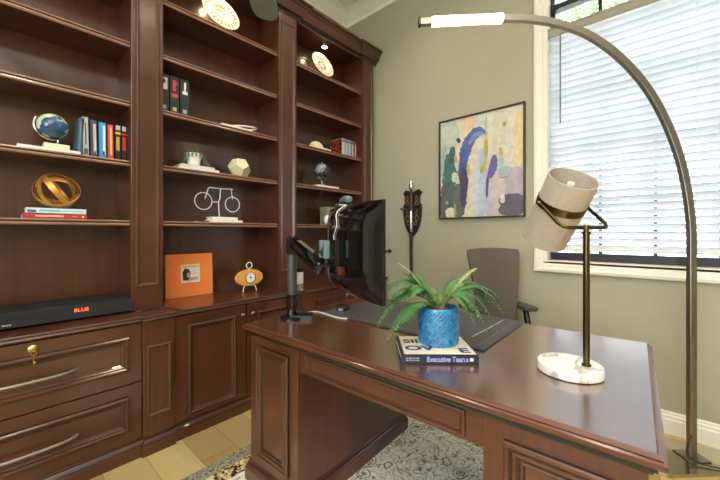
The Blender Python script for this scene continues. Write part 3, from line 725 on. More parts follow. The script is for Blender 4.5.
tp = mc + mdir * (mw * .10) + Z * (MZ1 + .001)
wc = thing('webcam', 'teal grey webcam clipped on the top edge of the monitor', 'webcam', tp)
wb = MB(); wb.tube([tp - mdir * .05 + Z * .026 + mn * .008, tp - mdir * .044 + Z * .027 + mn * .008, tp + Z * .03 + mn * .008, tp + mdir * .044 + Z * .027 + mn * .008, tp + mdir * .05 + Z * .026 + mn * .008], [.009, .015, .017, .015, .009], 14)
wb.build('body', M['teal'], wc, smooth=True, world=True)
wh = MB(); wh.obox(tp + Z * .008, mdir, Z, mn, .018, .008, .022); wh.obox(tp - mn * .034 - Z * .018, mdir, Z, (mn + Z * .25).normalized(), .018, .028, .003)
wh.build('clip', M['black'], wc, world=True, bev=.002)
MB().lathe([(.008, 0), (.008, .003)], tp + Z * .029 + mn * .0235, 16, ax=mn).build('lens', M['blackgloss'], wc, world=True, smooth=True)
# cable from the webcam down the monitor back
pts = [msurf(-.02 + .06 * math.sin(t * 9), 1 - t * .42, True) - mn * .004 for t in [i / 20 for i in range(21)]]
tag(MB().tube([tp - mn * .036 + Z * .005] + pts, .0022, 6).build('webcam_cable', M['cable_w']), 'thin white cable hanging down the back of the monitor', 'cable')
# white cables on the desktop
def lie(pxs, z, r, name, mat, lb):
    P = [onZ(a, b, z + r) for a, b in pxs]; Q = []
    for i in range(len(P) - 1):
        p0, p1, p2, p3 = P[max(i - 1, 0)], P[i], P[i + 1], P[min(i + 2, len(P) - 1)]
        for k in range(6):
            t = k / 6; Q.append(.5 * ((2 * p1) + (p2 - p0) * t + (2 * p0 - 5 * p1 + 4 * p2 - p3) * t * t + (3 * p1 - p0 - 3 * p2 + p3) * t ** 3))
    Q.append(P[-1]); return tag(MB().tube(Q, r, 7).build(name, mat, smooth=True), lb, 'cable')
lie([(307, 312.5), (316, 311.5), (325, 313.5), (336, 317), (347, 318.5), (354, 316.5), (358, 314.3)], TZ, .003, 'power_cable', M['cable_w'], 'white cable snaking over the desktop from the monitor arm base')
lie([(472, 336.5), (485, 330), (497, 323.5), (503, 320)], PZ, .0012, 'charging_cord', M['cable_w'], 'thin pale cord lying across the charcoal desk pad')
mp = onZ(343, 311.5, TZ)
ms = thing('power_brick', 'small black plug box on the desktop below the monitor', 'power adapter', mp, .4)
MB().box(-.035, .035, -.028, .028, 0, .035).build('case', M['black'], ms, bev=.008)
MB().box(-.036, -.0345, -.012, .012, .012, .024).build('indicator', flat('pale_blue_label', srgb(150, 160, 210)), ms)

# ------------------------------------------------------------------ arc floor lamp
CFP = 1.753; kz = CFP / F
def AP(px, py): return cw((px - CX) * kz, CFP, H + (CY - py) * kz)
al = thing('arc_floor_lamp', 'tall brushed nickel arc floor lamp with glowing strip over the desk', 'lamp', AP(691.5, 460) * 1.0)
foot = AP(691.5, 459.9)
apx = [(420, 22.6), (426, 22.2), (432, 21.8), (466, 20), (502, 18.6), (520, 18.6), (538, 20.2), (554, 23.0), (570, 27.5), (586, 34), (602, 43.5), (618, 56), (634, 72), (648, 90), (660, 110), (671, 134), (680, 160), (686, 186), (690, 214), (691.5, 240), (691.5, 300), (691.5, 459.2)]
# smooth
def smooth_path(P, n=5):
    Q = []
    for i in range(len(P) - 1):
        p0, p1, p2, p3 = P[max(i - 1, 0)], P[i], P[i + 1], P[min(i + 2, len(P) - 1)]
        for k in range(n):
            t = k / n; Q.append(.5 * ((2 * p1) + (p2 - p0) * t + (2 * p0 - 5 * p1 + 4 * p2 - p3) * t * t + (3 * p1 - p0 - 3 * p2 + p3) * t ** 3))
    return Q + [P[-1]]
ap_ = [AP(a, b) for a, b in apx]
fwd = cw(0, 1, 0)
sec = [(.0115, .0175), (.0135, .0155), (.0135, -.0155), (.0115, -.0175), (-.0115, -.0175), (-.0135, -.0155), (-.0135, .0155), (-.0115, .0175)]
mt_ = MB().tube(smooth_path(ap_), 1, sec=[(a, b) for a, b in sec], up=fwd); mt_.build('arc_tube', M['nickel'], al, smooth=True, world=True)
def ledpart(p0, p1, mat, nm):
    a_, b_ = AP(*p0), AP(*p1); d = (b_ - a_).normalized(); n_ = d.cross(fwd).normalized()
    if n_.z > 0: n_ = -n_
    m = MB(); m.obox((a_ + b_) / 2 - n_ * .0155, d, fwd, n_, (b_ - a_).length / 2, .0145, .0032); m.obox((a_ + b_) / 2 + n_ * .0155, d, fwd, n_, (b_ - a_).length / 2, .0145, .0032)
    m.obox((a_ + b_) / 2 - fwd * .0178, d, n_, fwd, (b_ - a_).length / 2, .0125, .0025); m.build(nm, mat, al, world=True)
ledpart((432, 21.8), (466, 20), M['led'], 'led_strip'); ledpart((466, 20), (486, 19.2), M['ledo'], 'led_strip'); ledpart((486, 19.2), (502, 18.6), M['led'], 'led_strip')
ed = (ap_[0] - ap_[1]).normalized(); ec = MB().obox(ap_[0] + ed * .003, ed, fwd, ed.cross(fwd).normalized(), .005, .0155, .0185); ec.build('end_cap', M['black'], al, world=True)
bsz = MB()
bc_ = [(668, 478, 0), (790, 473, 0), (742, 448, 0), (646, 439, 0)]
bp_ = [cw(1.50, 1.62, 0), cw(2.05, 1.645, 0), cw(2.05, 1.74, 0), cw(1.72, 1.95, 0)]
bsz.loops([[p + Z * .001 for p in bp_], [p + Z * .018 for p in bp_]]); bsz.build('base_plate', metal('polished_champagne_plate', srgb(196, 188, 160), .18), al, world=True, bev=.002)
MB().obox(foot + Z * .021, cw(1, 0, 0), fwd, Z, .055, .05, .003).build('foot_plate', M['nickel'], al, world=True, bev=.001)
fx = smooth_path([foot + Z * .14 - cw(.02, .02, 0), foot + Z * .07 - cw(.055, .03, 0), foot + Z * .032 - cw(.04, .06, 0), foot + Z * .0245 - cw(-.05, .10, 0), foot + Z * .0245 - cw(-.12, .12, 0)], 6)
MB().tube(fx, .003, 7).build('power_cord', M['black'], al, smooth=True, world=True)
tag(al, 'tall brushed nickel arc floor lamp with glowing strip over the desk', 'lamp')

# ------------------------------------------------------------------ office chair
chL, chR = V((2.27, 1.0, 0)), V((2.56, .75, 0)); chm = (chL + chR) / 2
cx_ = (chR - chL).normalized(); cfz = V((-cx_.y, cx_.x, 0)); cfz = cfz if cfz.dot(V((-1, -1, 0))) > 0 else -cfz    # facing direction
ch = thing('office_chair', 'taupe office chair with black arms between the desk and window wall', 'chair', (chm.x, chm.y, 0) )
seatc = chm + cfz * .23
def CP(a, b, z): return chm + cx_ * a + cfz * b + Z * z
bk_ = MB(); LL = []
for j in range(11):
    t = j / 10; z = .56 + .525 * t; hw2 = .135 + .06 * min(1, t * 1.15); bow = .02 * math.sin(PI * t) - .05 * t
    row = []
    for i in range(9):
        s_ = -1 + i / 4; row.append(CP(hw2 * s_, bow + .03 * s_ * s_, z - (.012 * s_ * s_ if j == 10 else 0)))
    row += [p - cfz * .03 for p in reversed(row)]; LL.append(row)
bk_.loops(LL); bk_.build('backrest', M['chairfab'], ch, smooth=True, world=True, bev=.006)
st_ = MB(); LL = []
for ins, z in ((.02, .43), (0, .445), (0, .485), (.03, .505)):
    LL.append([CP(a * (.23 - ins), .25 + b * (.23 - ins), z) for a, b in ((-1, -.75), (-.75, -1), (.75, -1), (1, -.75), (1, .75), (.75, 1), (-.75, 1), (-1, .75))])
st_.loops(LL); st_.build('seat', M['chairfab'], ch, world=True)
for sg in (-1, 1):
    ar = MB(); ar.tube([CP(sg * .17, .10, .46), CP(sg * .20, .10, .47), CP(sg * .205, .07, .56), CP(sg * .205, .04, .657)], [.016, .018, .02, .02], 10)
    aw = ar.build('armrest', M['black'], ch, smooth=True, world=True)
    pd = MB(); LL = []
    for ins, z in ((.01, .70), (0, .708), (0, .722), (.008, .73)):
        LL.append([CP(sg * .20 + a * (.05 - ins), .03 + b * (.11 - ins), z - .045) for a, b in ((-1, -.8), (-.6, -1), (.6, -1), (1, -.8), (1, .8), (.6, 1), (-.6, 1), (-1, .8))])
    pd.loops(LL); pd.build('arm_pad', M['leather'], aw, world=True)
sp_ = MB(); sp_.tube([CP(0, .12, .43), CP(0, -.04, .44), CP(0, -.075, .60), CP(0, -.06, .75)], [.025, .025, .022, .018], 10); sp_.build('back_support', M['black'], ch, smooth=True, world=True)
MB().lathe([(.03, .10), (.03, .25), (.018, .26), (.018, .43)], CP(0, .25, 0), 18).build('gas_column', M['black'], ch, smooth=True, world=True)
for k in range(5):
    a_ = 2 * PI * k / 5 + .3; d = V((math.cos(a_), math.sin(a_), 0)); c0 = CP(0, .25, .10)
    lg = MB().tube([c0, c0 + d * .15 - Z * .012, c0 + d * .25 - Z * .028], [.024, .02, .014], 8).build('leg', M['black'], ch, smooth=True, world=True)
    MB().lathe([(.012, -.012), (.027, -.011), (.027, .011), (.012, .012)], c0 + d * .25 + Z * (.0275 - .10), 16, ax=V((-d.y, d.x, 0))).build('caster', M['black'], lg, smooth=True, world=True)

# ------------------------------------------------------------------ painting
pa = thing('abstract_painting', 'framed abstract painting in blue, lavender and mustard on the window wall', 'painting', (XW, 1.11, 1.316))
pY0, pY1, pz0, pz1 = .757, 1.463, 1.320, 2.178
MB().panel((XW, 0, 0), Y, Z, -X, pY0 - .004, pY1 + .004, pz0 - .004, pz1 + .004, [(0, .001), (0, .032), (.010, .032), (.010, .014)], False).build('frame', plain('dark_bronze_frame', srgb(52, 46, 34), .4), pa, world=True)
pw_, ph_ = pY1 - pY0 - .014, pz1 - pz0 - .014
def PP(u, v, d): return V((XW - .015 - d, pY1 - .007 - u * pw_, pz0 + .007 + v * ph_))
cvs = MB(); cvs.add([PP(0, 0, 0), PP(1, 0, 0), PP(1, 1, 0), PP(0, 1, 0), PP(0, 0, -.012), PP(1, 0, -.012), PP(1, 1, -.012), PP(0, 1, -.012)],
                    [(0, 1, 2, 3), (4, 5, 6, 7), (0, 1, 5, 4), (1, 2, 6, 5), (2, 3, 7, 6), (3, 0, 4, 7)])
PM = {}
def pm(*c):
    if c not in PM: PM[c] = plain('paint_%s_%s_%s' % c, srgb(*c), .6, .14, 22)
    return PM[c]
cv_ = cvs.build('canvas', plain('painted_cream_ground', srgb(206, 202, 184), .65, .10, 6), pa, world=True)
strokes = MB(); smats = []; lay = [0]
def stroke(pts, ws, c):
    m = pm(*[int(q * .9 + 190 * .1) for q in c])
    if m not in smats: smats.append(m)
    strokes.mi = smats.index(m); lay[0] += 1; d = .0006 + .00022 * lay[0]
    P = smooth_path([V((a, b, 0)) for a, b in pts], 11); n = len(P); Lp, Rp = [], []
    asp = ph_ / pw_
    for i, p in enumerate(P):
        t = P[min(i + 1, n - 1)] - P[max(i - 1, 0)]; t = V((t.x, t.y * asp, 0)).normalized(); nr = V((-t.y, t.x / asp, 0))
        f = i / (n - 1) * (len(ws) - 1); j = min(int(f), len(ws) - 2); w_ = (ws[j] + (ws[j + 1] - ws[j]) * (f - j)) * random.uniform(.84, 1.14) * min(1, .45 + 2.6 * min(i, n - 1 - i) / n)
        cl = lambda q: (min(1, max(0, q.x)), min(1, max(0, q.y)))
        Lp.append(PP(*cl(p + nr * w_), d)); Rp.append(PP(*cl(p - nr * w_), d))
    strokes.add(Lp + Rp, [(i, i + 1, n + i + 1, n + i) for i in range(n - 1)])
S_ = stroke
S_([(.12, 1), (.13, .70)], [.13, .12], (184, 196, 182)); S_([(.38, 1), (.38, .74)], [.09, .07], (214, 190, 160)); S_([(.55, 1), (.56, .76)], [.08, .07], (196, 204, 196))
S_([(.75, 1), (.78, .55)], [.10, .12], (200, 198, 176)); S_([(.955, .95), (.95, .45)], [.045, .05], (216, 196, 148)); S_([(.86, .9), (.85, .5)], [.04, .05], (206, 204, 190))
S_([(.90, .44), (.91, 0)], [.12, .12], (170, 162, 170)); S_([(.72, .42), (.70, 0)], [.09, .10], (196, 182, 178)); S_([(.05, .75), (.05, .4)], [.05, .05], (160, 172, 170))
S_([(.10, .66), (.13, .46), (.10, .30)], [.05, .09, .09], (52, 104, 98)); S_([(.17, .73), (.15, .55)], [.035, .05], (42, 92, 92))
S_([(.08, .36), (.12, .22), (.10, .0)], [.09, .13, .10], (66, 84, 84)); S_([(.24, .34), (.26, .16), (.22, .0)], [.07, .09, .10], (84, 90, 94)); S_([(.04, .22), (.04, .0)], [.05, .05], (84, 84, 98))
S_([(.19, .46), (.20, .36)], [.03, .04], (206, 200, 184)); S_([(.44, .70), (.45, .38), (.42, .0)], [.07, .08, .09], (206, 198, 178)); S_([(.55, .66), (.53, .35), (.52, .0)], [.06, .07, .07], (168, 186, 206))
S_([(.48, .55), (.47, .0)], [.03, .035], (186, 198, 212)); S_([(.64, .35), (.62, .0)], [.045, .05], (176, 180, 200))
S_([(.60, .80), (.50, .83), (.40, .77), (.33, .64), (.31, .50)], [.02, .06, .07, .07, .06], (70, 92, 160)); S_([(.56, .80), (.46, .80), (.38, .72)], [.02, .03, .02], (116, 138, 190))
S_([(.34, .68), (.30, .48), (.31, .34)], [.05, .06, .05], (62, 78, 140)); S_([(.31, .50), (.32, .30), (.30, .10)], [.045, .055, .03], (56, 56, 82)); S_([(.23, .77), (.27, .79)], [.035, .03], (40, 46, 62))
S_([(.205, .63), (.22, .55)], [.02, .02], (178, 160, 74)); S_([(.37, .52), (.38, .42)], [.018, .02], (186, 168, 92)); S_([(.59, .74), (.585, .55), (.53, .42)], [.03, .015, .03], (176, 160, 66))
S_([(.595, .98), (.585, .74)], [.008, .006], (180, 172, 110)); S_([(.79, .87), (.805, .83)], [.022, .022], (170, 148, 50)); S_([(.755, .64), (.77, .57)], [.018, .02], (178, 164, 84))
S_([(.69, .58), (.67, .46), (.62, .36)], [.035, .05, .03], (92, 84, 150)); S_([(.61, .38), (.60, .18)], [.02, .012], (82, 72, 112)); S_([(.79, .46), (.80, .36)], [.07, .06], (146, 176, 184)); S_([(.77, .56), (.76, .46)], [.02, .035], (158, 186, 186))
S_([(.88, .20), (.88, .0)], [.13, .15], (84, 78, 90)); S_([(.78, .20), (.78, .12)], [.022, .03], (214, 206, 200)); S_([(.13, .10), (.15, .0)], [.05, .075], (214, 208, 190)); S_([(.08, .17), (.11, .14)], [.02, .02], (150, 152, 72)); S_([(.20, .14), (.21, .02)], [.014, .02], (150, 152, 96))
strokes.build('brush_strokes', smats, pa, world=True)

# ------------------------------------------------------------------ sword on plaque
sw = thing('sword_plaque', 'black engraved wooden shield plaque hung on the wall behind the sword', 'plaque', (XW, 1.755, 1.16))
SY = 1.755
pl_ = [(0, -.0), (.045, .045), (.085, .12), (.102, .21), (.104, .30), (.085, .33), (.082, .385), (.108, .425), (.075, .455), (.03, .44), (0, .425)]
pl_ = pl_ + [(-a, b) for a, b in pl_[::-1][1:-1]]
MB().prism(pl_, (XW - .020, SY, 1.150), Y, Z, X, .019).build('shield', plain('black_stained_wood', srgb(34, 28, 24), .35, .2, 40), sw, world=True, bev=.005)
en = MB()
for sg in (-1, 1):
    for zc, rr in ((1.285, .022), (1.335, .03), (1.385, .018), (1.475, .026), (1.52, .018)):
        en.ring((XW - .0205, SY + sg * (.052 if zc > 1.3 else .04), zc), Y, Z, rr * .7, .0018, 16, 5); en.ring((XW - .0205, SY + sg * .05, zc + .018), Y, Z, rr * .35, .0016, 12, 5)
en.build('gilt_engraving', M['gold'], sw, world=True)
sd_ = thing('sword', 'silver-hilted long sword mounted point down on the shield plaque', 'sword', (XW - .03, SY, .65))
bx_ = XW - .034
bd = MB(); LL = []
for z, w_, t_ in ((1.41, .021, .006), (.80, .017, .005), (.70, .013, .004), (.64, .001, .001)):
    LL.append([(bx_ - t_, SY, z), (bx_, SY + w_, z), (bx_ + t_, SY, z), (bx_, SY - w_, z)])
bd.loops(LL); bd.build('scabbard', plain('dark_brown_scabbard', srgb(48, 34, 28), .4, .1), sd_, world=True)
gd = MB().tube([(bx_, SY - .122, 1.424), (bx_, SY - .06, 1.418), (bx_, SY, 1.416), (bx_, SY + .06, 1.418), (bx_, SY + .122, 1.424)], [.009, .007, .011, .007, .009], 10)
gd.build('crossguard', M['chrome'], sd_, smooth=True, world=True)
MB().lathe([(.013, 1.42), (.016, 1.44), (.0125, 1.47), (.015, 1.53), (.012, 1.585), (.016, 1.595)], (bx_, SY, 0), 16).build('grip', plain('dark_grip_wrap', srgb(70, 66, 60), .4, .3, 60), sd_, smooth=True, world=True)
MB().lathe([(.012, 1.595), (.022, 1.62), (.024, 1.64), (.016, 1.67), (.009, 1.68), (.010, 1.69), (.0001, 1.697)], (bx_, SY, 0), 18).build('pommel', M['chrome'], sd_, smooth=True, world=True)
MB().lathe([(.016, 1.40), (.018, 1.25), (.015, 1.20)], (bx_, SY, 0), 12).build('locket', M['chrome'], sd_, smooth=True, world=True)
hk = thing('wall_bracket', 'small dark bronze bracket on the wall beyond the monitor edge', 'bracket', (XW, 2.06, 1.0))
MB().tube([(XW, 2.03, 1.01), (XW - .05, 2.03, 1.01), (XW - .06, 2.045, 1.01), (XW - .06, 2.10, 1.012)], .011, 8).build('bar', M['brass'], hk, smooth=True, world=True)
MB().lathe([(.02, 0), (.02, .006), (.012, .010)], (XW, 2.03, 1.01), 16, ax=-X).build('rosette', M['brass'], hk, smooth=True, world=True)

# ------------------------------------------------------------------ shelf objects
def sz(i): return SHZ[i] + .0002
def book(x0, x1, z, h, d, col, lb, grp, y=2.262, tilt=0, bands=(), page=(226, 220, 204)):
    b = thing('book', lb, 'book', (x0, y, z), 0, grp); w_ = x1 - x0; c = flat('book_cloth_%d_%d_%d' % col, srgb(*col))
    sh_ = lambda z_: tilt * z_
    def bx(a, b_, y0, y1, z0, z1, m, nm):
        mb = MB().box(a, b_, y0, y1, z0, z1); mb.v = [V((p.x + sh_(p.z), p.y, p.z)) for p in mb.v]; return mb.build(nm, m, b)
    t = min(.003, w_ * .2)
    cv = MB().box(0, t, 0, d, 0, h).box(w_ - t, w_, 0, d, 0, h).box(0, w_, 0, t, 0, h); cv.v = [V((p.x + sh_(p.z), p.y, p.z)) for p in cv.v]; cv.build('cover', c, b, bev=.001)
    bx(t, w_ - t, t, d - .004, .003, h - .004, M['wrap'], 'page_block')
    for (z0, z1, f0, f1, cc) in bands:
        bx(w_ * f0, w_ * f1, -.0006, 0, h * z0, h * z1, flat('spine_%d_%d_%d' % cc, srgb(*cc)), 'spine_label')
    return b
G1 = 'standing books in the globe bookcase'; z3 = sz(3)
W_ = (214, 216, 214)
spec = [(.300, .325, .198, (52, 84, 104), 'slate blue book leaning against its pale-spined neighbour beside the globe', ((.1, .9, .35, .6, (84, 116, 132)),), .06),
        (.330, .356, .208, (160, 170, 164), 'grey-white book with dark lettering, second from the globe', ((.05, .2, .2, .8, (70, 70, 74)), (.3, .85, .38, .6, (70, 76, 80)), (.72, .8, .2, .8, (188, 172, 120))), -.02),
        (.362, .392, .200, (58, 62, 84), 'dark indigo book with a pale lettered spine', ((.08, .9, .45, .85, (186, 180, 176)), (.08, .16, .5, .8, (196, 70, 60))), -.02),
        (.398, .430, .196, (58, 140, 206), 'bright sky blue book beside the red one', ((.1, .92, .55, .9, (196, 222, 228)), (.1, .2, .5, .8, (40, 60, 110))), -.01),
        (.436, .464, .192, (198, 72, 58), 'coral red book with pale title', ((.12, .92, .42, .72, (222, 178, 120)),), -.01),
        (.470, .496, .198, (30, 30, 34), 'black book with yellow title and yellow band', ((.74, .80, 0, 1, (214, 190, 40)), (.28, .66, .2, .8, (190, 156, 50)), (.86, .99, .1, .9, (176, 178, 176))), 0),
        (.500, .524, .198, (34, 30, 36), 'black book with crimson band and crimson title', ((.74, .79, 0, 1, (206, 40, 60)), (.3, .68, .15, .85, (176, 50, 62)), (.86, .99, .1, .9, (170, 176, 178))), 0),
        (.5262, .5312, .196, (60, 22, 24), 'thin maroon book pressed against the bookcase side', ((.74, .79, 0, 1, (206, 40, 60)),), 0)]
for x0, x1, h, c, lb, bands, tl_ in spec:
    book(x0, x1, z3, h, .14, c, lb, G1, 2.275, tl_, bands)
G2 = 'black-spined books in the bicycle bookcase'; z2 = sz(2)
for x0, x1, lb, bands in ((.700, .752, 'black book with white and red emblem against the pilaster', ((.6, .9, .3, .8, (206, 206, 206)), (.75, .86, .2, .6, (190, 50, 44)), (.1, .2, .3, .7, (150, 160, 160)))),
                   (.756, .812, 'black book with a red swirl on its spine', ((.45, .55, .2, .85, (196, 60, 50)), (.62, .9, .3, .6, (200, 64, 54)), (.78, .86, .5, .8, (186, 50, 44)), (.1, .2, .3, .7, (190, 180, 110)))),
                   (.816, .874, 'black book with a white chess piece shape on its spine', ((.6, .68, .25, .8, (210, 214, 212)), (.66, .92, .42, .62, (214, 216, 214)), (.1, .2, .3, .7, (150, 160, 160))))):
    book(x0, x1, z2, .245, .17, (24, 36, 40), lb, G2, 2.29, 0, bands)
G3 = 'books in the narrow row beside the shell'
cols = [((176, 190, 186), 'pale teal-spined book whose patterned red cover faces the shell'), ((120, 160, 190), 'light blue book next to the pale teal one near the wall'), ((150, 156, 160), 'grey book in the middle of the row by the shell'), ((96, 130, 170), 'steel blue book beside the rust red one'), ((150, 74, 52), 'rust red book at the wall end of its row')]
for k, (c, lb) in enumerate(cols):
    b = book(2.282 + k * .0425, 2.322 + k * .0425, z2, .168, .16, c, lb, G3, 2.29, 0, ((.1, .9, .45, .7, (206, 206, 196)), (.8, .9, .1, .9, (90, 60, 44))))
    if k == 0: MB().box(-.0008, 0, .004, .156, .004, .164).build('printed_cover', mk_rugborder('red_black_print', [srgb(60, 26, 20), srgb(150, 50, 30), srgb(40, 24, 22), srgb(176, 84, 40)], 60), b)

def lying(x0, x1, y0, y1, z0, z1, col, lb, grp=None, spine=None, rz=0):
    xc, yc_ = (x0 + x1) / 2, (y0 + y1) / 2; b = thing('book', lb, 'book', (xc, yc_, z0), rz, grp); c = flat('cloth_%d_%d_%d' % col, srgb(*col))
    w2, d2, h = (x1 - x0) / 2, (y1 - y0) / 2, z1 - z0
    MB().box(-w2, w2, -d2, d2, 0, .0025).box(-w2, w2, -d2, d2, h - .0025, h).box(-w2, w2, -d2, -d2 + .0025, 0, h).build('cover', c, b, bev=.0008)
    MB().box(-w2 + .003, w2 - .003, -d2 + .0025, d2 - .003, .0025, h - .0025).build('page_block', M['wrap'], b)
    if spine:
        for f0, f1, a0, a1, cc in spine: MB().box(-w2 + 2 * w2 * f0, -w2 + 2 * w2 * f1, -d2 - .0006, -d2, h * a0, h * a1).build('spine_label', flat('ink_%d_%d_%d' % cc, srgb(*cc)), b)
    return b
GT = 'books under the gold orb'; z4 = sz(4)
lying(.103, .345, 2.27, 2.45, z4, z4 + .026, (176, 50, 46), 'red book at the bottom under the gold orb', GT, ((.18, .62, .35, .65, (226, 180, 170)), (.75, .85, .4, .6, (200, 120, 110)), (.92, .95, .3, .7, (230, 210, 200))))
lying(.115, .342, 2.27, 2.44, z4 + .0262, z4 + .053, (206, 226, 230), 'pale blue book lying on the red one under the orb', GT, ((.02, .16, .15, .6, (50, 84, 150)), (.2, .55, .35, .65, (90, 170, 200)), (.56, .95, .38, .62, (130, 196, 212))))
orb = thing('ring_orb', 'gold orb of crossed metal hoops resting on two stacked books', 'ornament', (.236, 2.355, z4 + .0535))
oc = V((0, 0, .0958)); 
for k, (u_, v_) in enumerate(((V((1, 0, .25)), V((0, .5, .87))), (V((.8, .55, -.2)), V((.1, .3, 1))), (V((.55, -.1, -.85)), V((.2, .95, .1))), (V((.2, 1, .05)), V((-.55, .1, .83))), (V((.95, -.3, .1)), V((.15, .75, -.6))))):
    u_ = u_.normalized(); v_ = (v_ - u_ * v_.dot(u_)).normalized()
    MB().band(oc, u_, v_, (.095 - .0022 * k), .0115, .0022).build('hoop', M['gold'], orb, smooth=True)
# globe, left
gb_ = lying(.085, .318, 2.262, 2.43, z3, z3 + .017, (228, 226, 216), 'white flat book under the blue globe', None)
g = thing('desk_globe', 'blue and cream globe on a white block beside the row of books', 'globe', (.225, 2.335, z3 + .0172))
MB().box(-.045, .055, -.04, .04, 0, .03).build('base_block', M['cream'], g, bev=.003)
MB().ball((-.008, 0, .125), .063, 32, 20).build('sphere', M['globe1'], g, smooth=True)
st2 = MB().tube([V((-.008 + .071 * math.cos(a), 0, .125 + .071 * math.sin(a))) for a in [math.radians(d) for d in range(150, 291, 10)]], .004, 8)
st2.lathe([(.016, .03), (.012, .036), (.006, .042), (.006, .056)], (.012, 0, 0), 14)
st2.build('meridian_arm', M['chrome'], g, smooth=True)
# globe, black
g2b = lying(1.955, 2.215, 2.262, 2.37, z3, z3 + .020, (232, 230, 220), 'white book under the black globe')
g2 = thing('desk_globe', 'small black and silver globe on a white book near the monitor', 'globe', (2.045, 2.315, z3 + .0202))
MB().lathe([(.042, 0), (.04, .006), (.014, .012), (.009, .03), (.006, .045)], (0, 0, 0), 24).build('foot', M['chrome'], g2, smooth=True)
MB().ball((.012, 0, .128), .076, 32, 20).build('sphere', M['globe2'], g2, smooth=True)
mer = MB().tube([V((.012 + .083 * math.cos(a), 0, .128 + .083 * math.sin(a))) for a in [math.radians(d) for d in range(100, 271, 10)]], .0042, 8)
mer.lathe([(.008, .208), (.006, .222), (.0001, .236)], (0, 0, 0), 12); mer.build('meridian', M['chrome'], g2, smooth=True)
# shell on white book
lying(1.93, 2.11, 2.262, 2.37, z2, z2 + .018, (236, 232, 222), 'white book under the ribbed shell')
sh3 = thing('shell_ornament', 'ribbed cream shell ornament lying on a white book', 'ornament', (1.985, 2.32, z2 + .0182))
L = []
for i in range(13):
    a_ = PI / 2 * i / 12
    L.append([V((.072 * math.cos(a_) * (1 + .07 * math.cos(13 * b)) * math.cos(b) , .042 * math.cos(a_) * (1 + .07 * math.cos(13 * b)) * math.sin(b), .062 * math.sin(a_))) for b in [2 * PI * k / 104 for k in range(104)]])
MB().loops(L).build('shell', M['cream'], sh3, smooth=True)
# white book with loop, bicycle bookcase third shelf
lying(1.075, 1.31, 2.258, 2.40, z2, z2 + .016, (226, 224, 212), 'thin white book lying beside the loop bookend on an otherwise bare shelf')
lp_ = thing('loop_ornament', 'flat pale metal loop resting on the thin white book', 'ornament', (1.27, 2.31, z2 + .0162))
pts = [V((.10 * math.cos(a), .05 * math.sin(a), .007 + .012 * (1 + math.cos(a)))) for a in [2 * PI * k / 40 for k in range(41)]]
MB().tube(pts, .006, 8, cap=False).build('loop', M['silverwire'], lp_, smooth=True)
# polyhedron
ph = thing('polyhedron_ornament', 'cream faceted polyhedron ornament beside the trailing plant', 'ornament', (1.24, 2.325, z3))
gr = (1 + 5 ** .5) / 2
dv = [V((a, b, c)) for a in (-1, 1) for b in (-1, 1) for c in (-1, 1)] + [V((0, a / gr, b * gr)) for a in (-1, 1) for b in (-1, 1)] + [V((a / gr, b * gr, 0)) for a in (-1, 1) for b in (-1, 1)] + [V((a * gr, 0, b / gr)) for a in (-1, 1) for b in (-1, 1)]
fn = [V((0, a * gr, b)).normalized() for a in (-1, 1) for b in (-1, 1)] + [V((a * gr, b, 0)).normalized() for a in (-1, 1) for b in (-1, 1)] + [V((a, 0, b * gr)).normalized() for a in (-1, 1) for b in (-1, 1)]
rot = V((0, gr, 1)).normalized().rotation_difference(-Z).to_matrix(); rot = Matrix.Rotation(.5, 3, 'Z') @ rot
dv2 = [rot @ p for p in dv]; fs = []
for n_ in fn:
    idx = sorted(range(20), key=lambda i: -dv[i].dot(n_))[:5]; c_ = sum((dv[i] for i in idx), V()) / 5; a0 = (dv[idx[0]] - c_).normalized(); b0_ = n_.cross(a0)
    fs.append(sorted(idx, key=lambda i: math.atan2((dv[i] - c_).dot(b0_), (dv[i] - c_).dot(a0))))
zmin = min(p.z for p in dv2); rr_ = .083 / math.sqrt(3)
MB().add([V((p.x, p.y, p.z - zmin)) * rr_ for p in dv2], fs).build('body', M['cream'], ph, bev=.002)
# trailing plant on white books
GW = 'white books under the trailing plant'
lying(.80, 1.06, 2.262, 2.42, z3, z3 + .018, (232, 230, 222), 'white book at the bottom under the trailing plant', GW)
lying(.815, 1.03, 2.266, 2.41, z3 + .0182, z3 + .034, (224, 222, 214), 'slightly smaller white book directly under the trailing plant pot', GW)
tp_ = thing('trailing_plant', 'small trailing green plant in a white pot on white books', 'plant', (.915, 2.325, z3 + .0342))
MB().lathe([(.034, 0), (.046, .06), (.05, .085), (.047, .085), (.043, .07), (.0001, .07)], (0, 0, 0), 28).build('pot', M['wrap'], tp_, smooth=True)
lf = MB()
def bead(p, r):
    n_ = V((random.uniform(-1, 1), random.uniform(-1, 0), random.uniform(-.3, 1))).normalized(); u_ = n_.orthogonal().normalized(); v_ = n_.cross(u_)
    lf.add([p + u_ * r, p + v_ * r * .8 + n_ * r * .3, p - u_ * r, p - v_ * r * .8 + n_ * r * .3, p + n_ * r * .5], [(0, 1, 4), (1, 2, 4), (2, 3, 4), (3, 0, 4)])
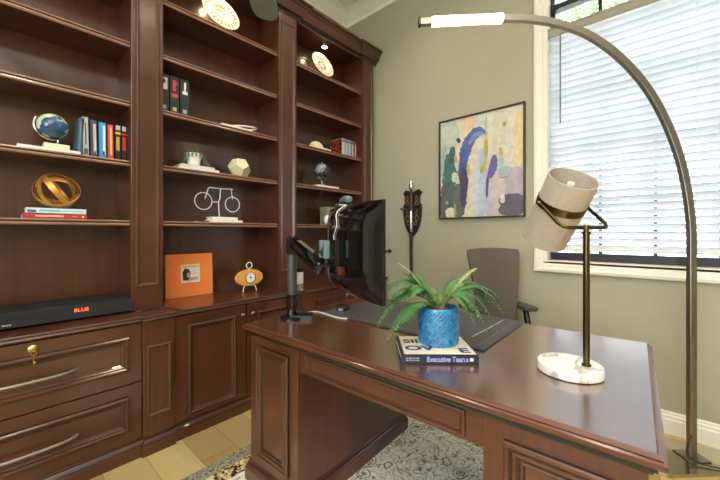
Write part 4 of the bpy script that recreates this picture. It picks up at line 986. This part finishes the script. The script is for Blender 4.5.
for deg, ln, dx in [(d, .03, 0) for d in range(0, 360, 24)] + [(180, .085, -.012), (196, .07, -.008), (212, .055, 0), (236, .03, 0), (300, .07, .02), (318, .112, .05), (330, .10, .065), (345, .09, .035), (0, .08, .012)]:
    a_ = math.radians(deg); dr_ = V((math.cos(a_), math.sin(a_), 0)); n2 = int(ln / .006) + 7; P2 = []
    for i in range(n2 + 1):
        t = i / n2; P2.append(V((0, 0, .086)) + dr_ * (.022 + .036 * min(1, t * 2.5)) + Z * (.016 * math.sin(min(1, t * 2.5) * PI) - ln * max(0, t - .22) / .78) + X * (dx * t * t))
    lf.tube(P2, .0011, 4)
    for p in P2: bead(p + V((random.uniform(-.004, .004), -.002, random.uniform(-.002, .002))), random.uniform(.0042, .0068))
lf.build('foliage', M['leaf3'], tp_)
# bicycle sculpture
BYY = 2.315
lying(1.005, 1.235, 2.265, 2.38, z4, z4 + .016, (236, 234, 226), 'white book at the bottom under the wire bicycle', 'white books under the bicycle')
lying(1.015, 1.20, 2.27, 2.375, z4 + .0162, z4 + .038, (240, 238, 232), 'white block book directly under the wire bicycle', 'white books under the bicycle')
bi = thing('bicycle_sculpture', 'white wire bicycle sculpture standing on white books', 'sculpture', (1.085, BYY, z4 + .0382))
def B(px, py): return onY(px, py, BYY)
wr = .0032
for c, r, nm in ((B(203.5, 201), .058, 'wheel'), (B(232.5, 204.5), .054, 'wheel')):
    MB().ring(c, X, Z, r, wr * .9, 36, 6).build(nm, M['silverwire'], bi, smooth=True, world=True)
bf = MB()
for pts in ([(205, 198.5), (208.5, 188), (210, 187.5), (221, 188.8), (231, 189), (232.5, 199)], [(220.5, 188.5), (220, 198), (218.5, 202), (212, 202)], [(218.5, 202), (219.3, 216.5)], [(209.5, 187.3), (213.5, 187.8)], [(229.5, 189), (233, 189.6)]):
    P = [B(*p) for p in pts]; P[-1 if pts[-1][1] > 215 else 0].z = P[-1 if pts[-1][1] > 215 else 0].z
    if pts[-1][1] > 215: P[-1].z = z4 + .0384
    bf.tube(P, wr, 7)
bf.build('frame', M['silverwire'], bi, smooth=True, world=True)
lying(.93, 1.0, 2.29, 2.38, z4, z4 + .010, (70, 84, 62), 'thin dark green booklet beside the bicycle books')
# orange picture frame
fx0, fx1 = .782, 1.098
of = thing('picture_frame', 'wide orange picture frame with a small square photo, on the counter', 'picture frame', (.94, 2.455, CT))
def tiltf(mb, y0=2.44): 
    mb.v = [V((p.x, p.y + (p.z - CT) *   .05, p.z)) for p in mb.v]; return mb
tiltf(MB().box(fx0, fx1, 2.445, 2.460, CT + .001, 1.046)).build('mat_board', M['orange'], of, world=True)
tiltf(MB().box(fx0 - .012, fx0, 2.448, 2.468, CT + .0005, 1.047).box(fx0 - .012, fx1, 2.460, 2.470, CT + .0005, 1.049)).build('backing', M['black'], of, world=True)
ph_m = [flat('photo_white', srgb(232, 228, 222)), flat('photo_dark', srgb(38, 36, 44)), flat('photo_skin', srgb(206, 150, 118)), flat('photo_yellow', srgb(226, 196, 110)), flat('photo_blush', srgb(214, 170, 160))]
f2 = MB(); a0, a1, c0, c1_ = .880, 1.006, .845, .972
f2.mi = 0; f2.box(a0, a1, 2.4442, 2.445, c0, c1_)
def patch(mi, poly, d): f2.mi = mi; f2.prism([(a0 + (a1 - a0) * u_, c0 + (c1_ - c0) * v_) for u_, v_ in poly], (0, 2.4442 - d, 0), X, Z, Y, d)
patch(3, [(.03, .8), (.97, .84), (.97, .97), (.03, .97)], .0003)
patch(1, [(.1, .15), (.42, .12), (.5, .5), (.42, .74), (.2, .8), (.08, .6)], .0005)
patch(2, [(.3, .3), (.44, .28), (.48, .48), (.4, .58), (.3, .5)], .0007)
patch(2, [(.3, .1), (.8, .12), (.82, .28), (.5, .3)], .0007); patch(4, [(.7, .12), (.92, .15), (.9, .3), (.74, .3)], .0009)
tiltf(f2).build('photo', ph_m, of, world=True)
# oval clock
cl = thing('table_clock', 'oval honey wood clock with round white dial and ring top', 'clock', (1.312, 2.31, CT))
MB().lathe([(.108, -.012), (.114, -.006), (.114, .006), (.108, .012)], (0, 0, .106), 48, ax=-Y, sx=1, sy=.55).build('case', M['claywood'], cl, smooth=True)
MB().lathe([(.042, 0), (.042, .008), (.037, .010), (.037, .0)], (0, -.012, .106), 32, ax=-Y, cap=False).build('bezel', M['chrome'], cl, smooth=True)
MB().lathe([(.037, 0), (.037, .004)], (0, -.015, .106), 32, ax=-Y).build('dial', M['wrap'], cl)
hn = MB().box(-.001, .001, -.0205, -.0195, .104, .13).box(-.002, .018, -.0205, -.0195, .105, .107); hn.lathe([(.007, 0), (.007, .002)], (0, -.0195, .106), 14, ax=-Y); hn.build('hands', M['black'], cl)
rg_ = MB().ring((0, 0, .198), X, Z, .023, .0038, 28, 7).tube([(0, 0, .160), (0, 0, .177)], .005, 8); rg_.build('ring_top', M['silverwire'], cl, smooth=True)
ft = MB()
for sg in (-1, 1): ft.tube([(sg * .035, 0, .052), (sg * .05, -.008, .03), (sg * .055, -.012, .003)], .0035, 8)
ft.tube([(-.035, 0, .052), (0, 0, .049), (.035, 0, .052)], .0035, 8); ft.build('feet', M['silverwire'], cl, smooth=True)
# plates
def plate(x, y, z, r, lb, mat, pierced):
    p = thing('display_plate', lb, 'plate', (x, y, z), 0, 'plates leaning on easels')
    ax = V((0, -.94, .34)).normalized(); c = V((0, 0, r * .94 + .012))
    m = MB().lathe([(.0001, 0), (r * .55, .002), (r * .62, .010), (r * .97, .018), (r, .022), (r * .97, .023), (r * .6, .015), (r * .53, .007), (.0001, .006)], c, 64, ax=ax)
    R = Z.rotation_difference(ax).to_matrix(); pr = m; pr.mi = 1
    for k in range(22 if pierced else 16):
        a_ = 2 * PI * k / (22 if pierced else 16); d = R @ V((math.cos(a_), math.sin(a_), 0)); s_ = R @ V((-math.sin(a_), math.cos(a_), 0)); n_ = R @ Z
        if pierced: pr.obox(c + d * r * .80 + n_ * .0196, d, s_, (n_ - d * .2).normalized(), r * .13, r * .022, .0012)
        else: pr.obox(c + d * r * .80 + n_ * .0196, d, s_, (n_ - d * .2).normalized(), r * .05, r * .07, .0012)
    if not pierced:
        for k in range(9):
            a_ = 2 * PI * k / 9; d = R @ V((math.cos(a_), math.sin(a_), 0)); pr.ball(c + d * r * .3 + R @ Z * .006, r * .1, 8, 5, (1, 1, .3))
    else: pr.ring(c + R @ Z * .008, R @ X, R @ Y, r * .5, .0016, 32, 5); pr.ring(c + R @ Z * .0075, R @ X, R @ Y, r * .25, .0016, 24, 5)
    pr.build('dish', [mat, flat('slot_brown', srgb(90, 78, 56)) if pierced else flat('sage_motif', srgb(150, 160, 128))], p, smooth=True)
    e = MB()
    for sg in (-1, 1): e.tube([(sg * .03, -.05, .03), (sg * .03, -.05, .004), (sg * .03, .04, .004), (sg * .02, .085, r * 1.1)], .003, 6)
    e.build('easel', M['black'], p)
    return p
zt = sz(0)
plate(1.10, 2.335, zt, .135, 'ivory plate with a pierced slotted rim leaning above the bicycle bookcase', M['plateglaze'], True)
plate(2.06, 2.335, zt, .125, 'lit ivory plate with sage motifs in the top niche', M['plateglaze'], False)
ro = thing('ring_ornament', 'black wire ring ornament beside the lit plate', 'ornament', (1.86, 2.34, zt))
MB().ring((0, 0, .062), X, Z, .055, .006, 32, 8).box(-.03, .03, -.02, .02, 0, .008).build('ring', M['black'], ro, smooth=True)
# box, ball and small jar
bo = thing('storage_box', 'small grey-green box on the shelf beside the monitor', 'box', (2.19, 2.36, z4))
MB().box(-.085, .105, -.05, .05, 0, .14).build('body', flat('grey_green_card', srgb(138, 138, 116)), bo, bev=.002)
MB().box(-.087, .107, -.052, .052, .1402, .168).build('lid', flat('grey_green_lid', srgb(150, 148, 126)), bo, bev=.002)
ba = tag(MB().ball((2.085, 2.285, z4 + .045), .0445, 20, 12, (.7, .7, 1)).build('white_egg_ornament', M['wrap'], smooth=True), 'white egg ornament in front of the grey-green box', 'ornament')
cj = thing('candle_jar', 'small white candle jar on the counter behind the monitor arm', 'jar', (1.80, 2.33, CT))
MB().lathe([(.03, 0), (.034, .004), (.034, .10), (.03, .104), (.0001, .104)], (0, 0, 0), 24).build('jar', M['wrap'], cj, smooth=True)
MB().lathe([(.035, .1045), (.035, .135), (.03, .14), (.0001, .14)], (0, 0, 0), 24).build('lid', M['black'], cj, smooth=True)
sb = tag(MB().lathe([(.0001, 0), (.03, .002), (.042, .02), (.034, .05), (.0001, .065)], (.735, 2.42, z3), 18).build('dark_pebble', M['black'], smooth=True), 'small dark pebble in the corner beside the trailing plant', 'ornament')

# soundbar
so_ = thing('soundbar', 'long black soundbar with glowing orange letters on the countertop', 'speaker', (.12, 2.31, CT))
MB().box(-.26, .530, 2.195, 2.44, CT + .010, CT + .082).build('cabinet', M['sound'], so_, world=True, bev=.004)
MB().box(-.256, .516, 2.1925, 2.1955, CT + .013, CT + .079).build('grille', M['blackmatte'], so_, world=True)
MB().box(.517, .5302, 2.1915, 2.1955, CT + .011, CT + .0815).build('end_cap', plain('slate_plastic', srgb(50, 58, 70), .25), so_, world=True)
for x in (-.2, .44): MB().lathe([(.018, 0), (.016, .0105)], (x, 2.25, CT), 14).build('foot', M['black'], so_, world=True)
text('led_letters', 'BLUE', M['ledtext'], so_, .025, V((.312, 2.1916, CT + .053)), X, Z, sx=1.05)
lg_ = MB()
for k, w_ in enumerate((.006, .005, .005, .006)): lg_.box(.035 + k * .0075, .035 + k * .0075 + w_, 2.1918, 2.1926, CT + .024, CT + .030)
lg_.build('maker_mark', flat('silver_print', srgb(180, 184, 188)), so_, world=True)
# black power cord on the counter
def onw(px, py): return onZ(px, py, CT + .003)
pts = smooth_path([V((.50, 2.28, CT + .0034)), V((.545, 2.2, CT + .0034)) , V((.60, 2.17, CT + .0034)), V((.66, 2.175, CT + .0034)), V((.70, 2.14, CT + .0034)), V((.722, 2.075, CT + .0034)), V((.735, 2.055, CT + .0034))], 6)
tag(MB().tube(pts, .0032, 7).build('counter_cable', M['black'], smooth=True), 'thin black cord running over the counter past the pilaster foot', 'cable')

# ------------------------------------------------------------------ ceiling fan
fc = V((.50, 1.02, 2.365))
fn_ = thing('ceiling_fan', 'grey ceiling fan with one blade tip hanging into view above the shelves', 'fan', (fc.x, fc.y, CZ))
MB().lathe([(.075, CZ - .001), (.07, CZ - .04), (.015, CZ - .05), (.015, 2.55), (.05, 2.53), (.11, 2.48), (.12, 2.43), (.09, 2.37), (.03, 2.34)], (fc.x, fc.y, 0), 28).build('motor', M['fan'], fn_, smooth=True, world=True)
tipd = V((1.055, 1.66, 0)) - V((fc.x, fc.y, 0)); a0_ = math.atan2(tipd.y, tipd.x)
for k in range(5):
    a_ = a0_ + 2 * PI * k / 5; d = V((math.cos(a_), math.sin(a_), 0)); s_ = (V((-d.y, d.x, 0)) + Z * .15).normalized(); o_ = V((fc.x, fc.y, 2.405)); RB = tipd.length
    bl2 = MB(); pr = [(.10, .03), (.22, .055), (RB * .6, .07), (RB * .92, .072), (RB * .985, .055), (RB, .02)]
    lo = [o_ + d * r + s_ * w_ for r, w_ in pr] + [o_ + d * r - s_ * (w_ * (1 if i < 4 else .8)) for i, (r, w_) in reversed(list(enumerate(pr)))]
    bl2.loops([lo, [p + Z * .008 for p in lo]]); bl2.build('blade', M['fan'], fn_, world=True)

# ------------------------------------------------------------------ ceiling cans, out of view, added to light the room from above
for k, (x, y, lb) in enumerate(((1.15, .25, 'unseen ceiling can added as fill near the window'), (.15, 1.35, 'unseen ceiling can added as fill before the globe bookcase'), (1.1, 1.4, 'unseen ceiling can added as fill before the bicycle bookcase'), (1.95, 1.5, 'unseen ceiling can added as fill before the plate niche'), (.2, -.6, 'unseen ceiling can added as fill above the rear of the room'))):
    c = thing('fill_can_light', lb, 'light', (x, y, CZ), 0, 'added ceiling fill lights')
    MB().lathe([(.08, 0), (.08, -.006), (.062, -.008), (.062, -.002)], (0, 0, 0), 28).build('trim_ring', M['white'], c, smooth=True)
    MB().lathe([(.0001, -.004), (.06, -.004)], (0, 0, 0), 24).build('lens', M['fillcan'], c)
    l = ptlight('fill_can_lamp', 'SPOT', (x, y, CZ - .03), (30, 26, 26, 22, 30)[k], (1, .84, .64), spot_size=2.3, spot_blend=1, shadow_soft_size=.06)

to = thing('fill_uplight', 'unseen brass uplight added in the rear corner to brighten the ceiling', 'lamp', (-1.7, -1.9, 0))  # uplight out of view, added to brighten the ceiling
MB().lathe([(.14, 0), (.14, .02), (.02, .03), (.013, .05), (.013, 1.70), (.0001, 1.70)], (0, 0, 0), 24).build('stand', M['brass'], to, smooth=True)
MB().lathe([(.03, 1.70), (.10, 1.74), (.17, 1.82), (.165, 1.82), (.095, 1.745), (.02, 1.715)], (0, 0, 0), 28).build('bowl', M['brass'], to, smooth=True)
l = ptlight('fill_uplight_bulb', 'SPOT', (-1.7, -1.9, 1.83), 640, (1, .96, .95), spot_size=2.5, spot_blend=.6, shadow_soft_size=.08); l.rotation_euler = (PI, 0, 0)

# ------------------------------------------------------------------ sky and added rear fill
W = bpy.data.worlds.new('sky'); SC.world = W; W.use_nodes = True
bg = W.node_tree.nodes['Background']; bg.inputs['Color'].default_value = (.82, .92, 1, 1); bg.inputs['Strength'].default_value = 4.6
def area(name, loc, size, sy, energy, col, rot, portal=False):
    o_ = ptlight(name, 'AREA', loc, energy, col, shape='RECTANGLE', size=size, size_y=sy); o_.rotation_euler = rot
    if portal: o_.data.cycles.is_portal = True
    return o_
area('rear_fill_light', (XR - .02, 0, 1.7), 1.7, 1.5, 9, (1, .97, .92), (PI / 2, 0, -PI / 2))  # fill light added in the rear opening behind the camera
SC.view_settings.view_transform = 'Standard'; SC.view_settings.look = 'None'; SC.view_settings.gamma = 1
SC.view_settings.exposure = 0.88; SC.view_settings.use_curve_mapping = False
SC.cycles.use_denoising = True
SC.cycles.max_bounces = 10; SC.cycles.transparent_max_bounces = 8; SC.cycles.caustics_reflective = False; SC.cycles.caustics_refractive = False
SC.cycles.sample_clamp_indirect = 6
